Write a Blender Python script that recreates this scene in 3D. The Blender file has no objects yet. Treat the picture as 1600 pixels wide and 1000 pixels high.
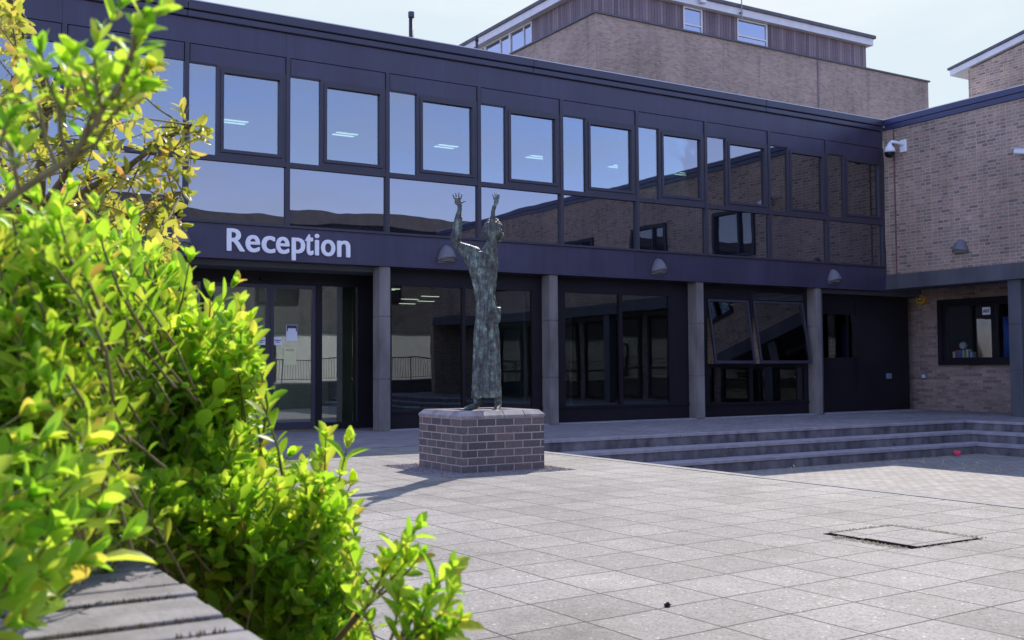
import bpy, bmesh, math, random
import numpy as np
from mathutils import Vector, Matrix, noise as mnoise

S = bpy.context.scene
C = S.collection
rad = math.radians

# ------------------------------------------------------------------ camera
F_PX, CAM_H = 1649.39, 1.0
def cam_axes(yaw, pitch, roll):
    cy, sy, cp, sp = math.cos(yaw), math.sin(yaw), math.cos(pitch), math.sin(pitch)
    fwd = Vector((sy*cp, cy*cp, sp)); right = Vector((cy, -sy, 0)); up = right.cross(fwd)
    return (right*math.cos(roll)+up*math.sin(roll), -right*math.sin(roll)+up*math.cos(roll), fwd)
RT, UP, FW = cam_axes(rad(31.2363), rad(2.7131), rad(-0.3629))
CAM = Vector((0, 0, CAM_H))
cd = bpy.data.cameras.new('camera'); co = bpy.data.objects.new('camera', cd); C.objects.link(co)
m = Matrix.Identity(4)
for i in range(3):
    m[i][0], m[i][1], m[i][2], m[i][3] = RT[i], UP[i], -FW[i], CAM[i]
co.matrix_world = m
cd.sensor_width = 36; cd.lens = F_PX/1600*36
cd.clip_start = 0.05; cd.clip_end = 2000
cd.dof.use_dof = True; cd.dof.focus_distance = 13.0; cd.dof.aperture_fstop = 9.0
S.camera = co
def at(px, py, depth):
    """a point in the place: bearing of a survey mark, measured on the photo, at a real distance"""
    return CAM + (RT*((px-800)/F_PX) - UP*((py-500)/F_PX) + FW)*depth

# ------------------------------------------------------------------ sun, sky, exposure
SUN = Vector((0.815, 0.672, 1.0)).normalized()
sl = bpy.data.lights.new('sun', 'SUN'); sl.energy = 2.9; sl.angle = rad(0.5); sl.color = (1.0, 0.925, 0.84)
so = bpy.data.objects.new('sun', sl); C.objects.link(so)
so.rotation_euler = SUN.to_track_quat('Z', 'Y').to_euler()
W = bpy.data.worlds.new('World'); S.world = W; W.use_nodes = True
nt = W.node_tree; bg = nt.nodes['Background']
sky = nt.nodes.new('ShaderNodeTexSky'); sky.sky_type = 'NISHITA'; sky.sun_disc = False
sky.sun_elevation = math.asin(SUN.z); sky.sun_rotation = math.atan2(SUN.x, SUN.y)
sky.air_density = 1.0; sky.dust_density = 0.5; sky.ozone_density = 2.5
tc = nt.nodes.new('ShaderNodeTexCoord'); mp = nt.nodes.new('ShaderNodeMapping'); mp.inputs['Scale'].default_value = (1.0, 1.6, 4.0)
nz = nt.nodes.new('ShaderNodeTexNoise'); nz.inputs['Scale'].default_value = 2.2; nz.inputs['Detail'].default_value = 7; nz.inputs['Roughness'].default_value = 0.62
cr = nt.nodes.new('ShaderNodeValToRGB'); cr.color_ramp.elements[0].position = 0.42; cr.color_ramp.elements[1].position = 0.72
cr.color_ramp.elements[1].color = (0.55, 0.55, 0.55, 1)
mx = nt.nodes.new('ShaderNodeMixRGB'); mx.inputs['Color2'].default_value = (3.7, 3.75, 3.85, 1)
tint = nt.nodes.new('ShaderNodeMixRGB'); tint.blend_type = 'MULTIPLY'; tint.inputs['Fac'].default_value = 1; tint.inputs['Color2'].default_value = (1.16, 1.06, 1.48, 1)
L = nt.links.new
L(tc.outputs['Generated'], mp.inputs['Vector']); L(mp.outputs[0], nz.inputs['Vector']); L(nz.outputs['Fac'], cr.inputs[0])
L(cr.outputs[0], mx.inputs['Fac']); L(sky.outputs[0], tint.inputs['Color1'])
cap = nt.nodes.new('ShaderNodeMixRGB'); cap.blend_type = 'DARKEN'; cap.inputs['Fac'].default_value = 1; cap.inputs['Color2'].default_value = (2.72, 3.14, 3.42, 1)   # thin bright veil round the sun evens out
L(tint.outputs[0], cap.inputs['Color1'])
# the sky away from the sun stays a deeper blue
geo = nt.nodes.new('ShaderNodeVectorMath'); geo.operation = 'DOT_PRODUCT'; geo.inputs[1].default_value = SUN
L(tc.outputs['Generated'], geo.inputs[0])
rng = nt.nodes.new('ShaderNodeMapRange'); rng.interpolation_type = 'SMOOTHSTEP'; rng.inputs['From Min'].default_value = 0.30; rng.inputs['From Max'].default_value = 0.72
L(geo.outputs['Value'], rng.inputs['Value'])
away = nt.nodes.new('ShaderNodeMixRGB'); away.blend_type = 'MULTIPLY'; away.inputs['Fac'].default_value = 1; away.inputs['Color2'].default_value = (1.42, 1.24, 1.56, 1)
both = nt.nodes.new('ShaderNodeMixRGB'); L(sky.outputs[0], away.inputs['Color1']); L(rng.outputs[0], both.inputs['Fac']); L(away.outputs[0], both.inputs['Color1']); L(cap.outputs[0], both.inputs['Color2']); L(both.outputs[0], mx.inputs['Color1']); L(mx.outputs[0], bg.inputs['Color'])
bg.inputs['Strength'].default_value = 0.15
vs = S.view_settings
vs.view_transform = 'Standard'; vs.look = 'None'; vs.gamma = 1.0; vs.exposure = 0.88; vs.use_curve_mapping = False
S.cycles.max_bounces = 8; S.cycles.transparent_max_bounces = 12

# ------------------------------------------------------------------ materials
MT = {}
def nodes(name):
    mt = bpy.data.materials.new(name); mt.use_nodes = True; MT[name] = mt
    return mt, mt.node_tree, mt.node_tree.nodes['Principled BSDF']
def N(t, kind, **kw):
    n = t.nodes.new(kind)
    for k, v in kw.items():
        if k in n.inputs: n.inputs[k].default_value = v
        else: setattr(n, k, v)
    return n
def pos(t, scale=(1, 1, 1)):
    g = N(t, 'ShaderNodeNewGeometry'); mp = N(t, 'ShaderNodeMapping'); mp.inputs['Scale'].default_value = scale
    t.links.new(g.outputs['Position'], mp.inputs['Vector']); return mp.outputs[0]
def ramp(t, fac, stops):
    r = N(t, 'ShaderNodeValToRGB'); e = r.color_ramp.elements
    while len(e) < len(stops): e.new(0.5)
    for i, (p, c) in enumerate(stops):
        e[i].position = p; e[i].color = (*c, 1) if len(c) == 3 else c
    t.links.new(fac, r.inputs[0]); return r.outputs[0]
def g3(v): return (v, v, v)
def mixc(t, a, b, fac, mode='MIX'):
    x = N(t, 'ShaderNodeMixRGB', blend_type=mode)
    for s, v in ((0, fac), (1, a), (2, b)):
        if hasattr(v, 'is_linked') or isinstance(v, bpy.types.NodeSocket): t.links.new(v, x.inputs[s])
        elif s == 0: x.inputs[0].default_value = v
        else: x.inputs[s].default_value = (*v, 1)
    return x.outputs[0]
def bump(t, p, h, dist, strength=1.0):
    b = N(t, 'ShaderNodeBump'); b.inputs['Strength'].default_value = strength; b.inputs['Distance'].default_value = dist
    t.links.new(h, b.inputs['Height']); t.links.new(b.outputs[0], p.inputs['Normal']); return b
def noise(t, v, scale, detail=4, rough=0.55):
    n = N(t, 'ShaderNodeTexNoise'); n.inputs['Scale'].default_value = scale; n.inputs['Detail'].default_value = detail; n.inputs['Roughness'].default_value = rough
    t.links.new(v, n.inputs['Vector']); return n.outputs['Fac']

def plain(name, col, rough=0.5, metal=0.0, var=0.15, scale=3.0, stretch=(1, 1, 1), bumpd=0.0, bscale=60, spec=0.5):
    mt, t, p = nodes(name)
    v = pos(t, stretch); f = noise(t, v, scale, 6)
    lo = tuple(c*(1-var) for c in col); hi = tuple(min(1, c*(1+var)) for c in col)
    t.links.new(ramp(t, f, [(0.3, lo), (0.7, hi)]), p.inputs['Base Color'])
    p.inputs['Roughness'].default_value = rough; p.inputs['Metallic'].default_value = metal
    p.inputs['Specular IOR Level'].default_value = spec
    if bumpd: bump(t, p, noise(t, pos(t), bscale, 3), bumpd)
    return mt

def wall_uv(t):
    """world X or Y along the wall, Z up, so that courses run level on every face"""
    g = N(t, 'ShaderNodeNewGeometry'); s1 = N(t, 'ShaderNodeSeparateXYZ'); s2 = N(t, 'ShaderNodeSeparateXYZ')
    t.links.new(g.outputs['True Normal'], s1.inputs[0]); t.links.new(g.outputs['Position'], s2.inputs[0])
    ab = N(t, 'ShaderNodeMath', operation='ABSOLUTE'); t.links.new(s1.outputs['X'], ab.inputs[0])
    gt = N(t, 'ShaderNodeMath', operation='GREATER_THAN'); gt.inputs[1].default_value = 0.7; t.links.new(ab.outputs[0], gt.inputs[0])
    mxx = N(t, 'ShaderNodeMix'); mxx.data_type = 'FLOAT'
    t.links.new(gt.outputs[0], mxx.inputs[0]); t.links.new(s2.outputs['X'], mxx.inputs[2]); t.links.new(s2.outputs['Y'], mxx.inputs[3])
    cb = N(t, 'ShaderNodeCombineXYZ'); t.links.new(mxx.outputs[0], cb.inputs['X']); t.links.new(s2.outputs['Z'], cb.inputs['Y'])
    return cb.outputs[0]

def brick(name, stops, mortar, bw=0.225, bh=0.073, ms=0.006, rough=0.85, off=(0, 0), stain=0.25, squash=1.0, sqf=2, jag=0.0, white=0.0, whitescale=(3, 3, 0.7)):
    mt, t, p = nodes(name)
    uv = wall_uv(t)
    mp = N(t, 'ShaderNodeMapping'); mp.inputs['Location'].default_value = (off[0], off[1], 0); t.links.new(uv, mp.inputs['Vector'])
    br = N(t, 'ShaderNodeTexBrick', offset=0.5, offset_frequency=2, squash=squash, squash_frequency=sqf)
    for k, v in (('Scale', 1.0), ('Mortar Size', ms), ('Mortar Smooth', 0.25), ('Bias', 0.0), ('Brick Width', bw), ('Row Height', bh)): br.inputs[k].default_value = v
    br.inputs['Color1'].default_value = (0, 0, 0, 1); br.inputs['Color2'].default_value = (1, 1, 1, 1); br.inputs['Mortar'].default_value = (0.5, 0.5, 0.5, 1)
    t.links.new(mp.outputs[0], br.inputs['Vector'])
    bc = ramp(t, br.outputs['Color'], stops)
    v = pos(t); big = noise(t, v, 0.55, 5); fine = noise(t, v, 38, 4)
    bc = mixc(t, bc, ramp(t, fine, [(0.3, g3(0.72)), (0.7, g3(1.25))]), 1.0, 'MULTIPLY')
    mcol = mixc(t, mortar, tuple(c*0.6 for c in mortar), noise(t, v, 4, 4))
    col = mixc(t, bc, mcol, br.outputs['Fac'])
    col = mixc(t, col, ramp(t, big, [(0.3, g3(1-stain)), (0.7, g3(1+stain*0.6))]), 1.0, 'MULTIPLY')
    stx = noise(t, pos(t, (2.2, 2.2, 0.22)), 1.6, 6, 0.68)
    col = mixc(t, col, ramp(t, stx, [(0.28, g3(0.70)), (0.45, g3(0.97)), (0.7, g3(1.06))]), 1.0, 'MULTIPLY')
    if white:
        w = noise(t, pos(t, whitescale), 6, 5, 0.6)
        col = mixc(t, col, (0.55, 0.53, 0.55), ramp(t, w, [(0.62, g3(0)), (0.75, g3(white))]))
    t.links.new(col, p.inputs['Base Color']); p.inputs['Roughness'].default_value = rough
    inv = N(t, 'ShaderNodeMath', operation='SUBTRACT'); inv.inputs[0].default_value = 1.0; t.links.new(br.outputs['Fac'], inv.inputs[1])
    ad = N(t, 'ShaderNodeMath', operation='MULTIPLY_ADD'); t.links.new(fine, ad.inputs[0]); ad.inputs[1].default_value = 0.35; t.links.new(inv.outputs[0], ad.inputs[2])
    bump(t, p, ad.outputs[0], 0.006, 0.8)
    return mt

def paving(name, bw, bh, ms, offset, cols, joint, rot=0.0, loc=(0, 0, 0), rough=0.8, speck=0.5, jointgap=0.35, patch=(0.85, 1.12), stains=False):
    mt, t, p = nodes(name)
    g = N(t, 'ShaderNodeNewGeometry'); mp = N(t, 'ShaderNodeMapping'); mp.vector_type = 'POINT'
    mp.inputs['Location'].default_value = loc; mp.inputs['Rotation'].default_value = (0, 0, rot)
    t.links.new(g.outputs['Position'], mp.inputs['Vector'])
    v = pos(t)
    # joints wander a little
    wob = N(t, 'ShaderNodeTexNoise'); wob.inputs['Scale'].default_value = 1.1; wob.inputs['Detail'].default_value = 2; t.links.new(v, wob.inputs['Vector'])
    sub = N(t, 'ShaderNodeVectorMath', operation='SUBTRACT'); sub.inputs[1].default_value = (0.5, 0.5, 0.5); t.links.new(wob.outputs['Color'], sub.inputs[0])
    sca = N(t, 'ShaderNodeVectorMath', operation='SCALE'); sca.inputs['Scale'].default_value = 0.045*min(bw, bh)/0.38; t.links.new(sub.outputs[0], sca.inputs[0])
    add = N(t, 'ShaderNodeVectorMath', operation='ADD'); t.links.new(mp.outputs[0], add.inputs[0]); t.links.new(sca.outputs[0], add.inputs[1])
    br = N(t, 'ShaderNodeTexBrick', offset=offset, offset_frequency=2, squash=1.0)
    for k, val in (('Scale', 1.0), ('Mortar Size', ms), ('Mortar Smooth', 0.3), ('Bias', 0.0), ('Brick Width', bw), ('Row Height', bh)): br.inputs[k].default_value = val
    br.inputs['Color1'].default_value = (0, 0, 0, 1); br.inputs['Color2'].default_value = (1, 1, 1, 1); br.inputs['Mortar'].default_value = (0.5, 0.5, 0.5, 1)
    t.links.new(add.outputs[0], br.inputs['Vector'])
    c = ramp(t, br.outputs['Color'], cols)
    big = noise(t, v, 0.5, 6, 0.6); mid = noise(t, v, 3.2, 6, 0.65)
    c = mixc(t, c, ramp(t, big, [(0.3, g3(patch[0])), (0.7, g3(patch[1]))]), 1.0, 'MULTIPLY')
    c = mixc(t, c, ramp(t, mid, [(0.25, (0.86, 0.85, 0.85)), (0.75, (1.10, 1.09, 1.07))]), 1.0, 'MULTIPLY')
    sp = N(t, 'ShaderNodeTexVoronoi'); sp.inputs['Scale'].default_value = 95; t.links.new(v, sp.inputs['Vector'])
    spc = ramp(t, sp.outputs['Color'], [(0.0, g3(1-0.45*speck)), (0.5, g3(1.0)), (0.86, g3(1.05)), (0.97, g3(1+1.1*speck))])
    c = mixc(t, c, spc, 1.0, 'MULTIPLY')
    if stains:
        s1 = noise(t, v, 1.1, 8, 0.74); s2 = noise(t, v, 9.0, 6, 0.7); gr_ = noise(t, v, 240, 2, 0.6)
        c = mixc(t, c, ramp(t, s1, [(0.30, (0.66, 0.63, 0.59)), (0.43, (0.93, 0.91, 0.88)), (0.55, (1.02, 1.01, 1.0)), (0.70, (1.12, 1.10, 1.06))]), 1.0, 'MULTIPLY')
        c = mixc(t, c, ramp(t, s2, [(0.28, (0.78, 0.77, 0.75)), (0.42, g3(1.0)), (0.72, g3(1.07))]), 1.0, 'MULTIPLY')
        c = mixc(t, c, ramp(t, gr_, [(0.25, g3(0.70)), (0.5, g3(1.0)), (0.75, g3(1.30))]), 1.0, 'MULTIPLY')
        gum = N(t, 'ShaderNodeTexVoronoi'); gum.inputs['Scale'].default_value = 2.1; t.links.new(v, gum.inputs['Vector'])
        c = mixc(t, c, ramp(t, gum.outputs['Distance'], [(0.030, g3(0.55)), (0.048, g3(1.0))]), 1.0, 'MULTIPLY')
    jn = noise(t, v, 2.3, 5, 0.7)
    jf = N(t, 'ShaderNodeMath', operation='MULTIPLY'); t.links.new(br.outputs['Fac'], jf.inputs[0]); t.links.new(ramp(t, jn, [(jointgap, g3(0.1)), (jointgap+0.2, g3(1))]), jf.inputs[1])
    c = mixc(t, c, joint, jf.outputs[0])
    t.links.new(c, p.inputs['Base Color']); p.inputs['Roughness'].default_value = rough
    inv = N(t, 'ShaderNodeMath', operation='MULTIPLY'); inv.inputs[1].default_value = -1.0; t.links.new(jf.outputs[0], inv.inputs[0])
    ad = N(t, 'ShaderNodeMath', operation='MULTIPLY_ADD'); t.links.new(sp.outputs['Distance'], ad.inputs[0]); ad.inputs[1].default_value = 0.25; t.links.new(inv.outputs[0], ad.inputs[2])
    bump(t, p, ad.outputs[0], 0.004, 0.7)
    return mt

def glass(name, tintc, refl, fres, wave, wscale, seed=0.0, opaque=None):
    mt, t, p = nodes(name)
    out = [n for n in t.nodes if n.type == 'OUTPUT_MATERIAL'][0]
    g = N(t, 'ShaderNodeNewGeometry'); mp = N(t, 'ShaderNodeMapping'); mp.inputs['Location'].default_value = (seed, seed*2, seed*3); mp.inputs['Scale'].default_value = (1, 1, 1.3)
    t.links.new(g.outputs['Position'], mp.inputs['Vector'])
    n = noise(t, mp.outputs[0], wscale, 2, 0.4)
    b = N(t, 'ShaderNodeBump'); b.inputs['Strength'].default_value = 1.0; b.inputs['Distance'].default_value = wave; t.links.new(n, b.inputs['Height'])
    gl = N(t, 'ShaderNodeBsdfGlossy'); gl.inputs['Roughness'].default_value = 0.0; gl.inputs['Color'].default_value = (0.93, 0.95, 1.0, 1)
    t.links.new(b.outputs[0], gl.inputs['Normal'])
    if opaque:
        tr = N(t, 'ShaderNodeBsdfDiffuse'); tr.inputs['Color'].default_value = (*opaque, 1)
    else:
        tr = N(t, 'ShaderNodeBsdfTransparent'); tr.inputs['Color'].default_value = (*tintc, 1)
    fr = N(t, 'ShaderNodeFresnel'); fr.inputs['IOR'].default_value = 1.5; t.links.new(b.outputs[0], fr.inputs['Normal'])
    ma = N(t, 'ShaderNodeMath', operation='MULTIPLY_ADD'); ma.use_clamp = True; ma.inputs[1].default_value = fres; ma.inputs[2].default_value = refl; t.links.new(fr.outputs[0], ma.inputs[0])
    ms = N(t, 'ShaderNodeMixShader'); t.links.new(ma.outputs[0], ms.inputs[0]); t.links.new(tr.outputs[0], ms.inputs[1]); t.links.new(gl.outputs[0], ms.inputs[2])
    t.links.new(ms.outputs[0], out.inputs['Surface'])
    return mt

def emit(name, col, s):
    mt, t, p = nodes(name)
    p.inputs['Base Color'].default_value = (0.8, 0.8, 0.8, 1); p.inputs['Emission Color'].default_value = (*col, 1); p.inputs['Emission Strength'].default_value = s
    return mt

plain('cladding', (0.047, 0.040, 0.074), 0.38, 0.0, 0.16, 1.2, (1, 1, 0.25))
mt = MT['cladding']; t = mt.node_tree; p = t.nodes['Principled BSDF']; b0 = p.inputs['Base Color'].links[0].from_socket
st1 = noise(t, pos(t, (9, 9, 0.35)), 1.0, 6, 0.7); st2 = noise(t, pos(t, (1, 1, 1)), 0.9, 5, 0.6)
cc = mixc(t, b0, ramp(t, st1, [(0.35, g3(0.86)), (0.62, g3(1.04)), (0.78, g3(1.4))]), 1.0, 'MULTIPLY')
t.links.new(mixc(t, cc, ramp(t, st2, [(0.3, g3(0.85)), (0.7, g3(1.18))]), 1.0, 'MULTIPLY'), p.inputs['Base Color'])
t.links.new(ramp(t, st2, [(0.3, g3(0.32)), (0.7, g3(0.50))]), p.inputs['Roughness'])
plain('frame_metal', (0.040, 0.035, 0.052), 0.45, 0.0, 0.12, 2.0)
plain('coping_metal', (0.036, 0.033, 0.058), 0.35, 0.0, 0.15, 1.5)
plain('blue_metal', (0.028, 0.031, 0.090), 0.35, 0.0, 0.15, 1.5)
plain('dark_panel', (0.013, 0.011, 0.015), 0.5, 0.0, 0.25, 1.5, spec=0.25)
plain('shadow_gap', (0.008, 0.008, 0.009), 1.0, spec=0.0)
plain('stone', (0.19, 0.17, 0.158), 0.8, 0, 0.35, 3.5, (1, 1, 0.35), 0.002, 70)
plain('concrete_beam', (0.085, 0.085, 0.098), 0.75, 0, 0.3, 2.0, (1, 1, 0.3), 0.002, 60)
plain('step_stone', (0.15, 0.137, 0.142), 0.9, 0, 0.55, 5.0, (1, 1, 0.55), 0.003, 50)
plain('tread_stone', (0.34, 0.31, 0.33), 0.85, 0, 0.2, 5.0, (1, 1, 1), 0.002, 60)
plain('kerb_stone', (0.36, 0.345, 0.32), 0.95, 0, 0.16, 5.0, (1, 1, 1), 0.002, 80, 0.15)
plain('white_paint', (0.60, 0.60, 0.64), 0.5, 0, 0.08)
plain('roof_felt', (0.10, 0.10, 0.12), 0.8, 0, 0.2)
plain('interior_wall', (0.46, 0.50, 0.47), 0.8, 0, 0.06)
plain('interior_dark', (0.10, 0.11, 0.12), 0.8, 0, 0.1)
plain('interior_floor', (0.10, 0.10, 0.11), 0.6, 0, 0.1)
plain('ceiling_white', (0.62, 0.64, 0.64), 0.85, 0, 0.05)
plain('render_pale', (0.62, 0.62, 0.58), 0.85, 0, 0.08)
plain('lamp_grey', (0.15, 0.145, 0.165), 0.45, 0, 0.12, 6)
plain('lamp_lens', (0.42, 0.40, 0.36), 0.15, 0, 0.3, 30)
plain('sign_white', (0.88, 0.87, 0.90), 0.4, 0, 0.04)
plain('white_plastic', (0.78, 0.79, 0.82), 0.35, 0, 0.05)
plain('black_plastic', (0.012, 0.012, 0.016), 0.12, 0, 0.1)
plain('yellow_plastic', (0.62, 0.33, 0.02), 0.45, 0, 0.12, 8)
plain('blue_grey_plastic', (0.14, 0.20, 0.25), 0.4, 0, 0.1)
plain('rust_joint', (0.16, 0.085, 0.075), 0.8, 0, 0.3, 8)
plain('red_paper', (0.75, 0.05, 0.10), 0.6, 0, 0.2, 30)
plain('paper_white', (0.78, 0.78, 0.82), 0.7, 0, 0.04)
plain('paper_yellow', (0.78, 0.74, 0.40), 0.7, 0, 0.05)
plain('paper_ink', (0.06, 0.05, 0.12), 0.7, 0, 0.1)
plain('curtain_blue', (0.10, 0.18, 0.55), 0.9, 0, 0.25, 3, (1, 6, 0.3))
plain('steel', (0.25, 0.25, 0.27), 0.4, 0.6, 0.1)
plain('bark', (0.16, 0.12, 0.075), 0.85, 0, 0.35, 25)
plain('twig_green', (0.20, 0.165, 0.075), 0.7, 0, 0.3, 25)
plain('soil', (0.07, 0.05, 0.035), 0.95, 0, 0.5, 12, (1, 1, 1), 0.02, 30)
plain('gravel_stone', (0.22, 0.19, 0.19), 0.85, 0, 0.5, 30)
plain('dead_grass', (0.52, 0.40, 0.23), 0.9, 0, 0.35, 20)
plain('moss', (0.16, 0.11, 0.055), 0.95, 0, 0.5, 25, (1, 1, 1), 0.01, 40)
plain('ground_soil', (0.16, 0.15, 0.13), 0.95, 0, 0.2)
plain('asphalt_grey', (0.09, 0.09, 0.095), 0.9, 0, 0.2)
glass('window_glass', (0.42, 0.56, 0.56), 0.21, 0.9, 0.0016, 1.0)
glass('spandrel_glass', (0, 0, 0), 0.22, 0.9, 0.0026, 0.75, 3.3, opaque=(0.012, 0.012, 0.02))
glass('ground_glass', (0.48, 0.57, 0.58), 0.075, 0.9, 0.0012, 0.9, 7.1)
glass('door_glass', (0.66, 0.74, 0.68), 0.20, 0.9, 0.0012, 0.8, 9.4)
glass('clear_glass', (0.86, 0.90, 0.90), 0.05, 0.9, 0.001, 0.9, 2.2)
glass('far_glass', (0.4, 0.45, 0.5), 0.35, 0.8, 0.002, 0.8, 5.2)
emit('tube_light', (1.0, 0.93, 0.80), 1.5)
emit('dim_tube', (1.0, 0.88, 0.62), 1.3)
emit('lobby_light', (0.95, 1.0, 0.9), 15.0)
brick('brick_wing', [(0.0, (0.205, 0.15, 0.12)), (0.10, (0.25, 0.18, 0.14)), (0.30, (0.33, 0.235, 0.175)), (0.65, (0.39, 0.275, 0.205)), (0.85, (0.40, 0.245, 0.18)), (1.0, (0.45, 0.33, 0.24))],
      (0.60, 0.50, 0.44), 0.225, 0.0735, 0.0085, off=(0.05, 0.01), squash=0.62, sqf=2)
brick('brick_rear', [(0.0, (0.25, 0.175, 0.15)), (0.3, (0.31, 0.225, 0.185)), (0.7, (0.36, 0.26, 0.21)), (1.0, (0.39, 0.29, 0.235))], (0.42, 0.36, 0.33), 0.225, 0.075, 0.010, stain=0.18)
brick('brick_plinth', [(0.0, (0.085, 0.072, 0.08)), (0.4, (0.125, 0.105, 0.11)), (0.75, (0.155, 0.118, 0.118)), (1.0, (0.20, 0.135, 0.12))], (0.56, 0.47, 0.42), 0.209, 0.0752, 0.0058,
      rough=0.5, off=(0.065, 0.0), stain=0.2, white=0.35)
brick('brick_opposite', [(0.0, (0.06, 0.058, 0.066)), (0.5, (0.09, 0.085, 0.095)), (1.0, (0.12, 0.11, 0.118))], (0.3, 0.26, 0.25), 0.225, 0.075, 0.007)
brick('timber_boards', [(0.0, (0.115, 0.085, 0.105)), (0.5, (0.18, 0.135, 0.16)), (1.0, (0.25, 0.195, 0.215))], (0.02, 0.015, 0.02), 0.16, 60.0, 0.009, rough=0.75, off=(0, 30), stain=0.15)
paving('slabs', 0.388, 0.381, 0.0056, 0.0, [(0.0, (0.235, 0.225, 0.213)), (0.5, (0.270, 0.259, 0.245)), (1.0, (0.302, 0.290, 0.275))], (0.028, 0.022, 0.018), rot=rad(-2.0), loc=(0.16, 0.03, 0), jointgap=0.24, speck=1.0, patch=(0.80, 1.13), stains=True)
paving('terrace_pavers', 0.20, 0.10, 0.004, 0.5, [(0.0, (0.23, 0.21, 0.22)), (0.5, (0.285, 0.26, 0.268)), (1.0, (0.33, 0.30, 0.305))], (0.10, 0.085, 0.085), jointgap=0.2, speck=0.3)
paving('court_pavers', 0.20, 0.10, 0.006, 0.5, [(0.0, (0.27, 0.255, 0.235)), (0.5, (0.32, 0.30, 0.28)), (1.0, (0.36, 0.34, 0.315))], (0.085, 0.07, 0.06), jointgap=0.2, speck=0.3)

# bronze with verdigris
mt, t, p = nodes('bronze')
v = pos(t); a = noise(t, v, 13, 8, 0.7); b = noise(t, pos(t, (1, 1, 0.16)), 26, 7, 0.72)
ad = N(t, 'ShaderNodeMath', operation='ADD'); t.links.new(a, ad.inputs[0]); t.links.new(b, ad.inputs[1])
col = ramp(t, ad.outputs[0], [(0.74/1.0*0.5+0.42, (0.045, 0.042, 0.042)), (0.98, (0.11, 0.115, 0.11)), (1.10, (0.19, 0.245, 0.205)), (1.28, (0.44, 0.60, 0.47))])
dv = N(t, 'ShaderNodeMath', operation='MULTIPLY'); dv.inputs[1].default_value = 0.5; t.links.new(ad.outputs[0], dv.inputs[0])
rp = [n for n in t.nodes if n.type == 'VALTORGB'][0]
for e, q in zip(rp.color_ramp.elements, (0.40, 0.49, 0.555, 0.65)): e.position = q
t.links.new(dv.outputs[0], rp.inputs[0])
t.links.new(col, p.inputs['Base Color']); p.inputs['Roughness'].default_value = 0.40; p.inputs['Metallic'].default_value = 0.30
bump(t, p, noise(t, v, 48, 6, 0.75), 0.016, 1.0)

def leafmat(name, stops, tstops, trans=0.5, rough=0.32):
    mt, t, p = nodes(name)
    out = [n for n in t.nodes if n.type == 'OUTPUT_MATERIAL'][0]
    g = N(t, 'ShaderNodeNewGeometry'); rnd = g.outputs['Random Per Island']
    c = ramp(t, rnd, stops); c2 = ramp(t, rnd, tstops)
    f = noise(t, pos(t), 60, 3)
    c = mixc(t, c, ramp(t, f, [(0.3, g3(0.85)), (0.7, g3(1.15))]), 1.0, 'MULTIPLY')
    t.links.new(c, p.inputs['Base Color']); p.inputs['Roughness'].default_value = rough
    tr = N(t, 'ShaderNodeBsdfTranslucent'); t.links.new(c2, tr.inputs['Color'])
    ms = N(t, 'ShaderNodeMixShader'); ms.inputs[0].default_value = trans
    t.links.new(p.outputs[0], ms.inputs[1]); t.links.new(tr.outputs[0], ms.inputs[2]); t.links.new(ms.outputs[0], out.inputs['Surface'])
    return mt
leafmat('leaf_green', [(0, (0.08, 0.19, 0.03)), (0.3, (0.18, 0.34, 0.035)), (0.8, (0.30, 0.46, 0.05)), (1, (0.42, 0.44, 0.06))],
        [(0, (0.32, 0.66, 0.03)), (0.4, (0.58, 0.88, 0.05)), (0.88, (0.80, 0.95, 0.09)), (0.975, (0.95, 0.86, 0.10)), (1, (0.75, 0.42, 0.10))], 0.62, 0.40)
leafmat('leaf_yellow', [(0, (0.13, 0.18, 0.03)), (0.5, (0.27, 0.29, 0.05)), (0.93, (0.40, 0.36, 0.07)), (1, (0.42, 0.22, 0.06))],
        [(0, (0.38, 0.48, 0.05)), (0.5, (0.64, 0.66, 0.07)), (0.90, (0.85, 0.76, 0.14)), (1, (0.90, 0.46, 0.10))], 0.55, 0.33)

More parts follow.
